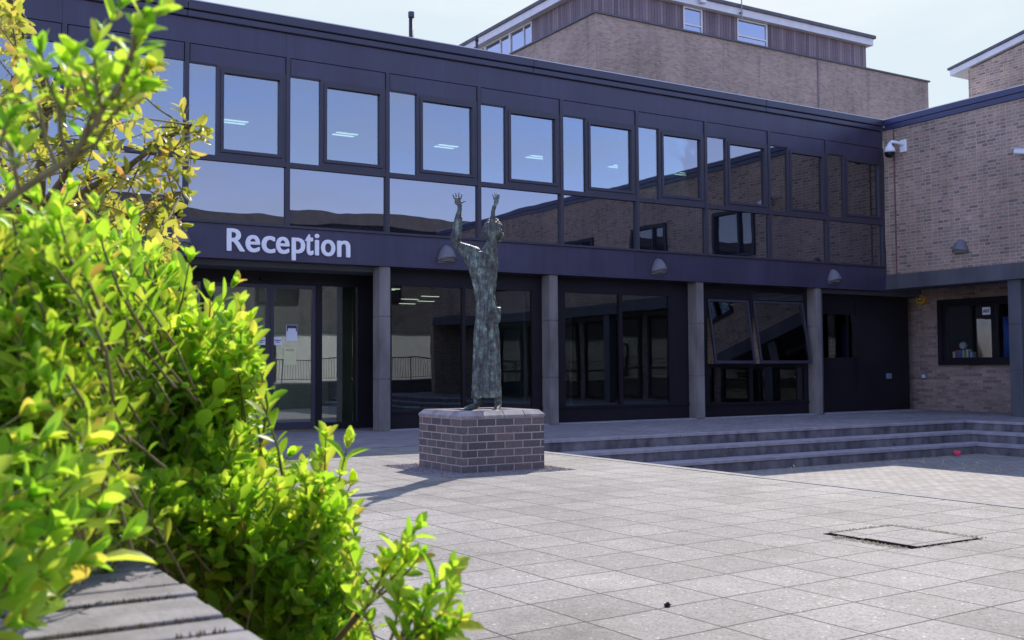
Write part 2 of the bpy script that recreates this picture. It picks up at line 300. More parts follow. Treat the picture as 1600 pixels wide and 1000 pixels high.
# ------------------------------------------------------------------ mesh helpers
class MB:
    def __init__(s): s.v = []; s.f = []; s.smooth = False
    def box(s, x0, x1, y0, y1, z0, z1, mat=None):
        b = len(s.v)
        p = [Vector((x, y, z)) for z in (z0, z1) for (x, y) in ((x0, y0), (x1, y0), (x1, y1), (x0, y1))]
        if mat: p = [mat @ q for q in p]
        s.v += [tuple(q) for q in p]
        s.f += [tuple(b+i for i in q) for q in ((3, 2, 1, 0), (4, 5, 6, 7), (0, 1, 5, 4), (1, 2, 6, 5), (2, 3, 7, 6), (3, 0, 4, 7))]
        return s
    def ring_y(s, x0, x1, z0, z1, w, y0, y1):
        s.box(x0, x0+w, y0, y1, z0, z1); s.box(x1-w, x1, y0, y1, z0, z1)
        s.box(x0+w, x1-w, y0+.001, y1, z1-w, z1); s.box(x0+w, x1-w, y0+.001, y1, z0, z0+w); return s
    def ring_x(s, y0, y1, z0, z1, w, x0, x1):
        s.box(x0, x1, y0, y0+w, z0, z1); s.box(x0, x1, y1-w, y1, z0, z1)
        s.box(x0+.001, x1, y0+w, y1-w, z1-w, z1); s.box(x0+.001, x1, y0+w, y1-w, z0, z0+w); return s
    def tube(s, pts, rads, n=8, caps=True):
        b0 = len(s.v); pts = [Vector(p) for p in pts]
        for i, p in enumerate(pts):
            d = (pts[min(i+1, len(pts)-1)]-pts[max(i-1, 0)]).normalized()
            a = d.cross(Vector((0, 0, 1)))
            if a.length < 1e-3: a = d.cross(Vector((1, 0, 0)))
            a.normalize(); c = d.cross(a)
            for k in range(n):
                th = 2*math.pi*k/n; s.v.append(tuple(p+(a*math.cos(th)+c*math.sin(th))*rads[i]))
        for i in range(len(pts)-1):
            for k in range(n):
                s.f.append((b0+i*n+k, b0+(i+1)*n+k, b0+(i+1)*n+(k+1) % n, b0+i*n+(k+1) % n))
        if caps:
            s.f.append(tuple(b0+k for k in range(n))); s.f.append(tuple(b0+(len(pts)-1)*n+k for k in reversed(range(n))))
        return s
    def lathe(s, prof, center, axis='Z', n=20, mat=None):
        b = len(s.v); c = Vector(center)
        for (r, h) in prof:
            for k in range(n):
                th = 2*math.pi*k/n; q = Vector((r*math.cos(th), r*math.sin(th), h))
                if mat: q = mat @ q
                s.v.append(tuple(c+q))
        for i in range(len(prof)-1):
            for k in range(n):
                s.f.append((b+i*n+k, b+i*n+(k+1) % n, b+(i+1)*n+(k+1) % n, b+(i+1)*n+k))
        return s
    def prism(s, poly, lo, hi, axis):
        """polygon in the other two axes, extruded along axis from lo to hi"""
        b = len(s.v); n = len(poly)
        for h in (lo, hi):
            for (u, w) in poly:
                s.v.append((h, u, w) if axis == 'X' else (u, h, w) if axis == 'Y' else (u, w, h))
        s.f.append(tuple(b+i for i in reversed(range(n)))); s.f.append(tuple(b+n+i for i in range(n)))
        for i in range(n): s.f.append((b+i, b+(i+1) % n, b+n+(i+1) % n, b+n+i))
        return s
    def build(s, name, mat, parent=None, bevel=0.0, smooth=None, recalc=True):
        off = world_of(parent) if parent else Vector((0, 0, 0))
        me = bpy.data.meshes.new(name)
        me.from_pydata([tuple(Vector(q)-off) for q in s.v], [], s.f)
        if recalc:
            bm = bmesh.new(); bm.from_mesh(me); bmesh.ops.recalc_face_normals(bm, faces=bm.faces); bm.to_mesh(me); bm.free()
        for mm in (mat if isinstance(mat, (list, tuple)) else [mat]): me.materials.append(MT[mm])
        o = bpy.data.objects.new(name, me); C.objects.link(o)
        if parent: o.parent = parent
        if smooth if smooth is not None else s.smooth:
            for q in me.polygons: q.use_smooth = True
        if bevel:
            bv = o.modifiers.new('bevel', 'BEVEL'); bv.width = bevel; bv.segments = 2; bv.limit_method = 'ANGLE'
        return o
def world_of(o):
    v = Vector((0, 0, 0))
    while o: v += o.location; o = o.parent
    return v
def tag(o, label=None, cat=None, group=None, kind=None):
    for k, v in (('label', label), ('category', cat), ('group', group), ('kind', kind)):
        if v: o[k] = v
    return o
def thing(name, label, cat, loc=(0, 0, 0), group=None):
    o = bpy.data.objects.new(name, None); C.objects.link(o); o.location = loc; o.empty_display_size = 0.2
    return tag(o, label, cat, group)
def B(x0, x1, y0, y1, z0, z1): return MB().box(x0, x1, y0, y1, z0, z1)
rnd = random.Random(11)
def pane_y(x0, x1, z0, z1, y, mat, parent, name='pane', wob=0.0025):
    """a sheet of glass 10 mm thick, set a hair out of true like every real pane"""
    mb = B(x0, x1, 0, 0.010, z0, z1); cx, cz = (x0+x1)/2, (z0+z1)/2; a, b = rnd.uniform(-wob, wob), rnd.uniform(-wob, wob)
    mb.v = [(q[0], y+q[1]+a*(q[0]-cx)+b*(q[2]-cz), q[2]) for q in mb.v]
    return mb.build(name, mat, parent)
def pane_x(y0, y1, z0, z1, x, mat, parent, name='pane', wob=0.0025):
    mb = B(0, 0.010, y0, y1, z0, z1); cy, cz = (y0+y1)/2, (z0+z1)/2; a, b = rnd.uniform(-wob, wob), rnd.uniform(-wob, wob)
    mb.v = [(x+q[0]+a*(q[1]-cy)+b*(q[2]-cz), q[1], q[2]) for q in mb.v]
    return mb.build(name, mat, parent)

# ------------------------------------------------------------------ ground, paving, steps
tag(B(-300, 330, -300, 400, -1.2, -0.62).build('ground', 'ground_soil'), kind='structure')
tag(B(-14, 6.955, -9.0, 12.65, -0.61, 0).build('paving', 'slabs'), kind='structure')
kb = MB()
yy = -9.0
while yy < 12.6:
    y2 = min(yy+0.9, 12.65); kb.box(6.968, 7.10, yy+.004, y2-.004, -0.61, 0.0015); yy = y2
tag(B(6.9552, 6.9677, -9, 12.64, -.3, .0025).build('kerb_joint', 'shadow_gap'), kind='structure')
tag(kb.build('kerb', 'kerb_stone', bevel=0.006), kind='structure')
tb = MB(); tb.box(-14, 21.35, 12.72, 17.6, -0.61, 0); tb.box(17.72, 21.35, -9, 12.72, -0.61, 0)
tag(tb.build('terrace', 'terrace_pavers'), kind='structure')
tag(B(7.10, 16.9, -9, 11.9, -0.61, -0.54).build('sunken_court', 'court_pavers'), kind='structure')
st = MB()
XE, YE = 17.65, 12.65
for i in range(3):
    x, y, z = XE-0.40*i, YE-0.40*i, -0.18*i
    # risers, set back under the nosing
    st.box(7.11, x+0.05, y+0.02, y+0.07, -0.60, z-0.045); st.box(x+0.02, x+0.07, -9, y+0.02, -0.60, z-0.045)
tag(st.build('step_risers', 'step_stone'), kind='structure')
st = MB()
for i in range(3):
    x, y, z = XE-0.40*i, YE-0.40*i, -0.18*i
    d = 0.07 if i == 0 else 0.41
    q = 7.11
    while q < x:
        q2 = min(q+1.2, x+d-0.0 if q+1.2 > x-0.3 else q+1.2)
        st.box(q+.003, q2-.003, y, y+d, z-0.045, z+0.003); q = q2
        if q >= x: break
    q = y
    while q > -9:
        st.box(x, x+d, q-1.2+.003, q-.003, z-0.045, z+0.0035); q -= 1.2
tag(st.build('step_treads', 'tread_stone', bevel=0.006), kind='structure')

# ------------------------------------------------------------------ main building
YF = 16.06
bld = thing('office_building', 'long two-storey building with dark metal cladding, mirrored upper windows and the Reception entrance', 'building', (6, 16.06, 0))
bays = [-6.5, -4.75, -3.0, -1.25, 0.5, 2.24, 3.97, 5.56, 7.29, 9.05, 10.80, 12.56, 14.31, 16.07, 17.80, 19.62]
B(-8, 19.98, 16.07, 26, 6.40, 6.50).build('roof', 'roof_felt', bld)
cp = MB()
for x0, x1 in ((-8, -2), (-2, 4), (4, 10.2), (10.2, 16.0), (16.0, 19.69)):
    cp.box(x0+.002, x1-.002, 15.99, 16.4, 6.505, 6.645); cp.box(x0+.002, x1-.002, 16.015, 16.06, 6.395, 6.500)
cp.build('coping', 'coping_metal', bld, bevel=0.014)
B(-8, 19.69, 15.992, 16.03, 6.6455, 6.660).build('coping_highlight', 'white_paint', bld)  # white strip paints the sun's highlight along the coping edge
fb = MB()
for x0, x1 in ((-8, -4.75), (-4.75, -1.25), (-1.25, 2.24), (2.24, 5.56), (5.56, 9.05), (9.05, 12.56), (12.56, 16.07), (16.07, 19.69)):
    fb.box(x0+.0015, x1-.0015, 16.063, 16.25, 6.006, 6.388)
fb.build('upper_fascia', 'cladding', bld)
B(-8, 19.69, 16.20, 16.30, 5.70, 6.41).build('backing_panel', 'shadow_gap', bld)
fb = MB()
for x0, x1 in ((-8, -4.7), (-4.7, -1.2), (-1.2, 2.24), (2.24, 5.60), (5.60, 9.05), (9.05, 12.5), (12.5, 16.0), (16.0, 19.69)):
    fb.box(x0+.0015, x1-.0015, 16.06, 16.34, 2.74, 3.268)
fb.build('lower_fascia', 'cladding', bld)
B(-8, 19.69, 16.03, 16.30, 3.272, 3.310).build('ledge', 'frame_metal', bld)
for i in range(len(bays)-1):
    a, b = bays[i], bays[i+1]
    B(a+.014+.07, b-.008, 16.068, 16.20, 5.725, 5.994).build('head_panel', 'cladding', bld)
    B(a, a+.068, 16.045, 16.22, 3.312, 6.002).build('mullion', 'frame_metal', bld)
B(19.62, 19.695, 16.045, 16.22, 3.312, 6.002).build('mullion', 'frame_metal', bld)
for i in range(len(bays)-1):
    a, b = bays[i], bays[i+1]
    w = MB(); w.box(a+.068, b, 16.05, 16.20, 4.238, 4.318)
    fx = 0.42 if i == 6 else 0.51
    if i >= 6:
        w.ring_y(a+.07+fx, b, 4.310, 5.722, 0.058, 16.058, 16.195)
        w.box(a+.068, a+.085+fx, 16.075, 16.19, 5.705, 5.7215)
    wo = w.build('window', 'frame_metal', bld)
    if i >= 6:
        MB().ring_y(a+.07+fx+.057, b-.057, 4.375, 5.665, 0.05, 16.042, 16.19).build('sash', 'frame_metal', wo)
        B(b-.06, b-.02, 16.22, 16.55, 4.32, 5.72).build('reveal', 'interior_wall', wo)
        pane_y(a+.068, a+.07+fx, 4.318, 5.705, 16.10, 'window_glass', wo)
        pane_y(a+.07+fx+.107, b-.107, 4.425, 5.615, 16.10, 'window_glass', wo)
    else: pane_y(a+.068, b, 4.318, 5.722, 16.10, 'window_glass', wo)
    pane_y(a+.068, b, 3.31, 4.238, 16.10, 'spandrel_glass', wo, 'spandrel_pane', 0.004)
# shell and floors
sh = MB(); sh.box(-8, 27, 26, 26.3, -0.6, 6.4); sh.box(-8.3, -8, 16.3, 26, -0.6, 6.4)
sh.build('rear_wall', 'brick_rear', bld)
B(-8, 26.9, 16.21, 25.95, 5.86, 5.98).build('upper_ceiling', 'ceiling_white', bld)
B(-8, 26.9, 16.35, 25.95, 2.90, 3.80).build('upper_floor', 'interior_floor', bld)
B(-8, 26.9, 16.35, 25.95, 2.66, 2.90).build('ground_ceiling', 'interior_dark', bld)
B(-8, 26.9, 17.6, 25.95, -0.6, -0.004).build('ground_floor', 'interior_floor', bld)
iw = MB(); iw.box(-8, 26.9, 24.6, 24.8, 3.8, 5.86); iw.box(16.9, 17.05, 16.45, 18.3, 3.8, 5.86)
iw.build('upper_room_wall', 'interior_wall', bld)
# columns
for x0, x1 in ((0.45, 0.64), (3.7, 3.89), (7.19, 7.385), (10.565, 10.745), (14.075, 14.26), (17.465, 17.61)):
    cm = MB(); z = 0
    for z2 in (0.86, 1.90, 2.739): cm.box(x0, x1, 16.09, 16.36, z+.006, z2-.005); z = z2
    cm.box(x0+.012, x1-.012, 16.102, 16.348, 0.002, 2.738)
    cm.build('column', 'stone', bld, bevel=0.004)
MB().tube([(17.675, 16.16, 0.02), (17.675, 16.16, 2.738)], [0.034, 0.034], 12).build('downpipe', 'concrete_beam', bld, smooth=True)
ts = MB()
for a, b in ((7.39, 10.56), (10.75, 14.07), (14.265, 17.46), (17.72, 20.97)): ts.box(a, b, 16.11 if a > 7 else 16.9, 16.345 if a < 17 else 16.49, 0.0, 0.018)
ts.build('threshold_strip', 'tread_stone', bld)
# ground-floor glazing between the columns
GY = 16.36
def ground_bay(x0, x1, panes, z0=0.325, z1=2.45):
    w = MB(); w.box(x0, x1, GY-.012, GY+.10, z1, 2.739); w.box(x0, x1, GY, GY+.08, 0.02, z0-.045); w.box(x0, x1, GY-.03, GY+.09, z0-.045, z0)
    e = x0
    for (a, b) in panes: w.box(e, a, GY-.01, GY+.09, z0, z1); e = b
    w.box(e, x1, GY-.01, GY+.09, z0, z1)
    o = w.build('shopfront_window', 'dark_panel', bld)
    for (a, b) in panes: pane_y(a, b, z0, z1, GY+.03, 'ground_glass', o)
    return o
ground_bay(7.39, 10.56, [(7.53, 8.90), (8.955, 10.36)])
ground_bay(10.75, 14.07, [(11.08, 12.35), (12.42, 13.59)])
# third bay: two top-hung sashes pushed open above fixed lights
w = MB(); w.box(14.265, 17.46, GY-.012, GY+.1, 2.62, 2.739); w.box(14.265, 17.46, GY, GY+.08, 0.02, 0.25); w.box(14.265, 17.46, GY-.03, GY+.09, 0.25, 0.30)
w.box(14.265, 17.46, GY-.01, GY+.09, 1.03, 1.10)
for a, b in ((14.265, 14.58), (15.74, 15.84), (17.36, 17.46)): w.box(a, b, GY-.01, GY+.09, 1.10, 2.62)
for a, b in ((14.265, 14.62), (15.76, 15.82), (17.36, 17.46)): w.box(a, b, GY-.01, GY+.09, 0.30, 1.03)
w.box(14.58, 15.74, GY-.005, GY+.08, 2.44, 2.62)
ow = w.build('shopfront_window', 'dark_panel', bld)
pane_y(14.62, 15.76, 0.30, 1.03, GY+.03, 'ground_glass', ow); pane_y(15.82, 17.36, 0.30, 1.03, GY+.03, 'ground_glass', ow)
lv = MB()
for k in range(6):
    z = 2.455+k*0.027; lv.prism([(GY+.0, z), (GY+.05, z+.02), (GY+.05, z+.026), (GY+.0, z+.006)], 15.84, 17.36, 'X')
lv.build('louvre', 'concrete_beam', ow)
for a, b in ((14.60, 15.72), (15.86, 17.34)):
    M = Matrix.Translation((0, GY-.012, 2.43)) @ Matrix.Rotation(rad(-9.0), 4, 'X')
    s_ = MB(); 
    for bx in ((a, a+.05, 0, .04, -1.34, 0), (b-.05, b, 0, .04, -1.34, 0), (a+.05, b-.05, .002, .04, -.05, 0), (a+.05, b-.05, .002, .04, -1.34, -1.28)): s_.box(*bx, mat=M)
    so_ = s_.build('sash', 'frame_metal', ow)
    g_ = MB().box(a+.05, b-.05, .016, .026, -1.28, -.05, mat=M); g_.build('pane', 'ground_glass', so_)
    for xx in (a+.01, b-.02):
        MB().tube([M @ Vector((xx, .03, -0.9)), (xx, GY+.02, 1.62)], [.006, .006], 6).build('stay', 'steel', so_)
# last bay: dark recessed wall with a window
w = MB(); w.box(17.72, 20.98, 16.50, 16.62, 2.21, 2.74); w.box(17.72, 20.98, 16.50, 16.62, 0.02, 1.235); w.box(19.15, 20.98, 16.50, 16.62, 1.235, 2.21)
w.box(17.72, 17.86, 16.50, 16.62, 1.235, 2.21); w.box(19.16, 19.21, 16.46, 16.499, 0.45, 2.73)
ow = w.build('recessed_wall', 'dark_panel', bld)
pane_y(17.86, 19.15, 1.235, 2.21, 16.54, 'door_glass', ow)
# entrance
DY = 17.0
w = MB(); w.box(3.2, 7.50, DY, DY+.10, 2.45, 2.74); w.box(7.18, 7.50, DY-.01, DY+.1, 0.02, 2.45); w.box(6.42, 6.53, DY-.02, DY+.1, 0.02, 2.45)
w.box(6.53, 7.18, DY-.005, DY+.09, 0.02, 0.13); w.box(3.2, 3.32, DY-.01, DY+.1, 0.02, 2.45); w.box(4.50, 4.62, DY-.02, DY+.1, 0.02, 2.45); w.box(3.32, 4.50, DY-.005, DY+.09, 0.02, 0.13)
w.box(7.47, 7.525, 16.47, 16.985, 0.02, 2.739); w.box(-8, 3.2, 16.42, 16.5, 0.0, 2.739); w.box(3.12, 3.198, 16.5, 17.1, 0.0, 2.739)
w.box(5.45, 5.75, DY-.06, DY-.005, 2.50, 2.56)
en = w.build('entrance_frame', 'dark_panel', bld)
pane_y(6.53, 7.18, 0.13, 2.45, DY+.03, 'door_glass', en); pane_y(3.32, 4.50, 0.13, 2.45, DY+.03, 'door_glass', en)
for a, b in ((4.625, 5.622), (5.628, 6.415)):
    d = MB(); d.box(a, a+.062, DY-.01, DY+.05, 0.03, 2.445); d.box(b-.062, b, DY-.01, DY+.05, 0.03, 2.445)
    d.box(a+.062, b-.062, DY-.009, DY+.05, 2.385, 2.445); d.box(a+.062, b-.062, DY-.009, DY+.05, 0.03, 0.155)
    do_ = d.build('glass_door', 'frame_metal', bld); pane_y(a+.062, b-.062, 0.155, 2.385, DY+.02, 'door_glass', do_)
lw = MB(); lw.box(2.9, 7.9, 20.2, 20.3, 0, 2.66); lw.box(2.8, 2.9, 17.2, 20.2, 0, 2.66)
lw.build('lobby_wall', 'interior_wall', bld)
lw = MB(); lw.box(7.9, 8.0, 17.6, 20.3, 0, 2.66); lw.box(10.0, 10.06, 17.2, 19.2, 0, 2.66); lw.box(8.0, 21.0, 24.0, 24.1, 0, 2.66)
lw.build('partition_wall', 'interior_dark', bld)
MB().box(17.66, 20.98, 17.3, 17.4, 0, 2.66).box(17.62, 17.67, 16.63, 17.35, 0, 2.659).build('partition_wall', 'interior_dark', bld)  # dark wall added behind the pane to keep the lit room out of reflections
MB().box(12.3, 12.36, 18.0, 20, 0, 2.1).build('pale_partition', 'interior_wall', bld)
MB().box(10.30, 10.36, 16.6, 17.6, 0, 2.66).build('pale_partition', 'interior_wall', bld)

# ceiling lights
def ceiling_light(x, y, z, label, lm='tube_light', w=0.5, d=0.25):
    t = thing('ceiling_light', label, 'ceiling light', (x, y, z), 'lit ceiling panels inside the building')
    B(x-w/2-.03, x+w/2+.03, y-d/2-.03, y+d/2+.03, z-.012, z).build('housing', 'white_plastic', t)
    tl = MB(); tl.box(x-w/2, x+w/2, y-d/2, y-d/2+.075, z-.022, z-.012); tl.box(x-w/2, x+w/2, y+d/2-.075, y+d/2, z-.022, z-.012)
    tl.build('tube', lm, t); return t
where = ['in the upper window right above the R of Reception', 'in the upper window above the end of Reception', 'in the upper window left of the statue', 'in the upper window above the bronze head, fourth from the left',
         'in the upper window right of the statue, last fully blue one', 'at the foot of the skyline in the sixth upper window']
for (x, y), wd in zip(((5.94, 20.12), (8.21, 20.08), (10.55, 20.1), (12.89, 20.1), (15.2, 20.08), (17.2, 20.05)), where):
    ceiling_light(x, y, 5.858, 'twin-tube ceiling light '+wd, w=0.46, d=0.28)
for x, y, wd in ((19.34, 20.13, 'upper of two in the seventh upper window'), (20.94, 21.31, 'lower of two in the seventh upper window'), (19.26, 17.87, 'single one in the upper window second from the brick wing'),
                 (21.25, 18.96, 'upper of two in the upper window nearest the brick wing'), (23.01, 20.54, 'lower of two in the upper window nearest the brick wing')):
    ceiling_light(x, y, 5.858, 'twin-tube ceiling light, '+wd, w=0.46, d=0.28)
for x, y, wd in ((10.9, 18.7-.2, 'seen through the ground-floor glass left of the statue'), (8.6, 19.4, 'high behind the narrow pane beside the glass doors')):
    ceiling_light(x, y, 2.655, 'long ceiling light '+wd, 'dim_tube', w=0.9, d=0.3)
for x, y, wd in ((10.55, 21.4, 'running away from the glass left of the statue'), (11.2, 22.9, 'deep in the room left of the statue, smallest one'), (18.6, 19.5, 'behind the tilted sashes')):
    ceiling_light(x, y, 2.655, 'ground-floor ceiling light '+wd, 'dim_tube', w=0.42, d=1.1)
t = thing('waste_bin', 'pale waste bin on the floor inside the window left of the statue', 'bin', (8.25, 17.2, 0))
MB().lathe([(0, 0.0), (.11, 0), (.14, .34), (.13, .34), (.10, .02), (0, .02)], (8.35, 17.3, 0), n=18).build('bucket', 'blue_grey_plastic', t, smooth=True)
MB().lathe([(.142, .335), (.15, .345), (.142, .355), (.134, .345)], (8.35, 17.3, 0), n=18).build('rim', 'white_plastic', t, smooth=True)
ceiling_light(5.4, 18.6, 2.655, 'lobby ceiling light behind the glass entrance doors', 'lobby_light', 1.2, 0.5)

# notices on the doors
def notice(x0, x1, z0, z1, mat, label, lines, head=None):
    t = thing('notice', label, 'notice', ((x0+x1)/2, DY+.016, z0), 'paper notices on the glass doors')
    B(x0, x1, DY+.013, DY+.016, z0, z1).build('sheet', mat, t)
    if lines:
        mb = MB()
        for (a, b, z, h) in lines: mb.box(x0+(x1-x0)*a, x0+(x1-x0)*b, DY+.011, DY+.0125, z0+(z1-z0)*z, z0+(z1-z0)*(z+h))
        mb.build('print', 'paper_ink', t)
notice(5.695, 5.835, 1.44, 1.575, 'paper_white', 'small white notice with two printed lines on the right-hand door leaf', [(.1, .9, .52, .1), (.3, .7, .3, .1)])
notice(5.415, 5.555, 1.44, 1.565, 'paper_white', 'small white notice with two printed lines on the left-hand door leaf', [(.1, .9, .52, .1), (.3, .7, .3, .1)])
notice(5.91, 6.10, 1.51, 1.78, 'paper_white', 'white poster with a dark purple heading on the right-hand door leaf', [(.03, .97, .78, .2), (.03, .14, .6, .18), (.86, .97, .6, .18)])
notice(5.87, 6.08, 1.11, 1.40, 'paper_yellow', 'yellow sheet low on the right-hand door leaf', [(.15, .8, .88, .02), (.15, .85, .8, .02)])
notice(5.26, 5.45, 1.12, 1.40, 'paper_yellow', 'yellow sheet low on the left-hand door leaf, partly behind leaves', [(.15, .8, .88, .02)])

# Reception lettering
sg = thing('reception_sign', 'raised white Reception lettering on the dark fascia over the entrance', 'sign', (5.6, 16.05, 2.85))
def unpx(px, py, Y):
    d = RT*((px-800)/F_PX) - UP*((py-500)/F_PX) + FW; return CAM + d*(Y/d.y)
lx = [('R', 354, 382.5), ('e', 383.5, 406), ('c', 408.5, 430), ('e', 431, 452), ('p', 455.5, 476.5), ('t', 476.5, 489.5), ('i', 491.5, 498.5), ('o', 501.5, 523.5), ('n', 526.5, 547)]
Z0, CAPH, XH = 2.862, 0.335, 0.252
for ch, a, b in lx:
    cu = bpy.data.curves.new('letter', 'FONT'); cu.body = ch; cu.size = 1; cu.extrude = 0.02
    tmp = bpy.data.objects.new('tmp', cu); C.objects.link(tmp)
    dg = bpy.context.evaluated_depsgraph_get(); me = bpy.data.meshes.new_from_object(tmp.evaluated_get(dg))
    bpy.data.objects.remove(tmp)
    X0, X1 = unpx(a, 385, 16.05).x+.012, unpx(b, 385, 16.05).x-.012
    co_ = np.array([v.co[:] for v in me.vertices]); lo, hi = co_.min(0), co_.max(0)
    zb, zt = {'R': (0, CAPH), 'p': (-.098, XH), 't': (-.004, CAPH*0.97), 'i': (0, CAPH)}.get(ch, (-.004, XH))
    for v in me.vertices:
        u = (v.co.x-lo[0])/(hi[0]-lo[0]); q = (v.co.y-lo[1])/(hi[1]-lo[1]); dpt = (v.co.z-lo[2])/(hi[2]-lo[2])
        v.co = Vector((X0+u*(X1-X0), 16.058-.025*dpt, Z0+zb+q*(zt-zb))) - sg.location
    # thicken the strokes: the same letter shifted a little each way, every copy half a millimetre behind the last
    bmx = bmesh.new()
    for kx, (ddx, ddz) in enumerate(((0, 0), (.012, 0), (-.012, 0), (0, .007), (0, -.007), (.009, .006), (-.009, .006), (.009, -.006), (-.009, -.006))):
        m2 = me.copy(); m2.transform(Matrix.Translation((ddx, .0006*kx, ddz))); bmx.from_mesh(m2); bpy.data.meshes.remove(m2)
    bmx.to_mesh(me); bmx.free()
    me.materials.clear(); me.materials.append(MT['sign_white']); me.name = 'letter'
    o = bpy.data.objects.new('letter', me); C.objects.link(o); o.parent = sg

# dome wall lamps
def wall_lamp(label, origin, rot):
    """half-dome bulkhead: y points away from the wall"""
    t = thing('wall_lamp', label, 'wall lamp', origin, 'grey half-dome wall lamps'); t.rotation_euler = (0, 0, rot)
    sh_ = MB(); nU, nV = 16, 9; grid = []
    for i in range(nV+1):
        h = i/nV; r = 0.176*math.sqrt(max(0, 1-(h**1.45)))
        for k in range(nU+1):
            th = math.pi*k/nU
            sh_.v.append((math.cos(th)*r, -math.sin(th)*r*1.15, h*0.29+0.055*math.sin(th)*(1-h)))
    for i in range(nV):
        for k in range(nU):
            q = i*(nU+1)+k; sh_.f.append((q, q+1, q+nU+2, q+nU+1))
    for sgn in (1,):
        b = len(sh_.v)
    def local(mb, nm, mat, **kw):
        me = bpy.data.meshes.new(nm); me.from_pydata(mb.v, [], mb.f); bm = bmesh.new(); bm.from_mesh(me); bmesh.ops.recalc_face_normals(bm, faces=bm.faces); bm.to_mesh(me); bm.free()
        me.materials.append(MT[mat]); o = bpy.data.objects.new(nm, me); C.objects.link(o); o.parent = t
        for q in me.polygons: q.use_smooth = True
        return o
    o = local(sh_, 'hood', 'lamp_grey'); sd = o.modifiers.new('s', 'SOLIDIFY'); sd.thickness = 0.008; sd.offset = -1
    ln = MB(); n = 16; ln.v.append((0, -0.07, 0.0))
    for k in range(n+1):
        th = math.pi*k/n; ln.v.append((math.cos(th)*.162, -math.sin(th)*.185+.002, -.006+.055*math.sin(th)))
    for k in range(n): ln.f.append((0, k+1, k+2))
    local(ln, 'lens', 'lamp_lens')
    bp = MB(); bp.box(-.16, .16, -.006, 0.004, -.03, .0); local(bp, 'back_plate', 'lamp_grey')
    return t
for (px, lab) in ((3.92, 'grey dome wall lamp half hidden by leaves, left of the Reception lettering'), (8.42, 'grey dome wall lamp on the fascia beside the bronze raised elbow'),
                  (13.07, 'grey dome wall lamp on the fascia between the second and third bare columns'), (17.95, 'grey dome wall lamp on the fascia above the column nearest the brick wing')):
    wall_lamp(lab, (px, 16.056, 2.87), 0)

# ------------------------------------------------------------------ brick wing on the right
wing = thing('brick_wing', 'brick wing with dark coping and recessed ground floor, right of the glazed front', 'building', (21, 6, 0))
XW = 19.7
YB = -6.0
wu = MB(); wins = [(10.35, 11.95), (6.9, 8.5), (3.2, 4.9), (-0.6, 1.1)]
e = 16.04
for (a, b) in wins:
    wu.box(XW, XW+.3, b, e, 3.10, 6.40); wu.box(XW, XW+.3, a, b, 3.10, 3.95); wu.box(XW, XW+.3, a, b, 5.22, 6.40); e = a
wu.box(XW, XW+.3, YB, e, 3.10, 6.40); wu.box(XW, 30, YB-.3, YB, -0.6, 6.40)
wu.build('upper_wall', 'brick_wing', wing)
for (a, b) in wins:
    f_ = MB().ring_x(a, b, 3.95, 5.22, 0.09, XW-.06, XW+.1); f_.box(XW-.05, XW+.09, a+(b-a)*.6, a+(b-a)*.6+.07, 4.02, 5.15)
    fo = f_.build('window', 'dark_panel', wing); pane_x(a+.09, a+(b-a)*.6, 4.04, 5.13, XW+.03, 'ground_glass', fo); pane_x(a+(b-a)*.6+.07, b-.09, 4.04, 5.13, XW+.03, 'ground_glass', fo)
    B(XW+.3, XW+.35, a-.1, b+.1, 3.8, 5.4).build('dark_room', 'interior_dark', wing)
c_ = MB(); c_.box(XW-.055, XW+.4, YB-.35, 15.985, 6.52, 6.645); c_.box(XW-.035, XW+.3, YB-.33, 15.985, 6.401, 6.516)
c_.build('coping', 'blue_metal', wing, bevel=0.005)
B(XW-.05, XW-.01, YB-.3, 15.98, 6.6455, 6.660).build('coping_highlight', 'white_paint', wing)  # same painted edge highlight, along the wing coping
B(XW+.3, 30, YB, 16.05, 6.30, 6.50).build('roof', 'roof_felt', wing)
B(20.9, 21.0, YB, 22, 6.5, 6.80).build('roof_upstand', 'concrete_beam', wing)
B(XW-.012, XW-.0005, 15.74, 15.775, 3.10, 6.398).build('movement_joint', 'rust_joint', wing)
lb = MB()
for k, (a, b) in enumerate(((15.72, 16.055), (12.4, 15.715), (9.0, 12.395), (5.5, 8.995), (2.0, 5.495), (YB, 1.995))): lb.box(XW-.06 if k else XW-.03, XW+.34, a, b, 2.765, 3.095)
lb.build('lintel_beam', 'concrete_beam', wing, bevel=0.006)
B(XW+.34, 21.6, YB, 17.4, 2.851, 2.95).build('soffit', 'interior_dark', wing)
XR = 21.3
rw = MB(); rw.box(XR, XR+.2, 15.83, 17.4, -0.6, 2.85); rw.box(XR, XR+.2, 13.6, 15.83, -0.6, 1.06); rw.box(XR, XR+.2, 13.6, 15.83, 2.55, 2.85); rw.box(XR, XR+.2, YB, 13.6, -0.6, 2.85)
brick('brick_recess', [(0.0, (0.20, 0.13, 0.12)), (0.3, (0.27, 0.19, 0.165)), (0.7, (0.33, 0.24, 0.20)), (1.0, (0.37, 0.27, 0.22))], (0.36, 0.31, 0.29), 0.235, 0.0735, 0.006, off=(0, 0.02), stain=0.3, white=0.5, whitescale=(1, 1.2, 3))
rw.build('recessed_wall', 'brick_recess', wing)
f_ = MB().ring_x(13.55, 15.85, 1.05, 2.56, 0.10, XR-.12, XR+.12); f_.ring_x(13.64, 15.76, 1.14, 2.47, 0.08, XR-.03, XR+.08); f_.box(XR-.025, XR+.075, 14.43, 14.53, 1.20, 2.41)
fo = f_.build('window', 'dark_panel', wing); pane_x(14.53, 15.68, 1.22, 2.39, XR+.03, 'clear_glass', fo); pane_x(13.72, 14.43, 1.22, 2.39, XR+.03, 'clear_glass', fo)
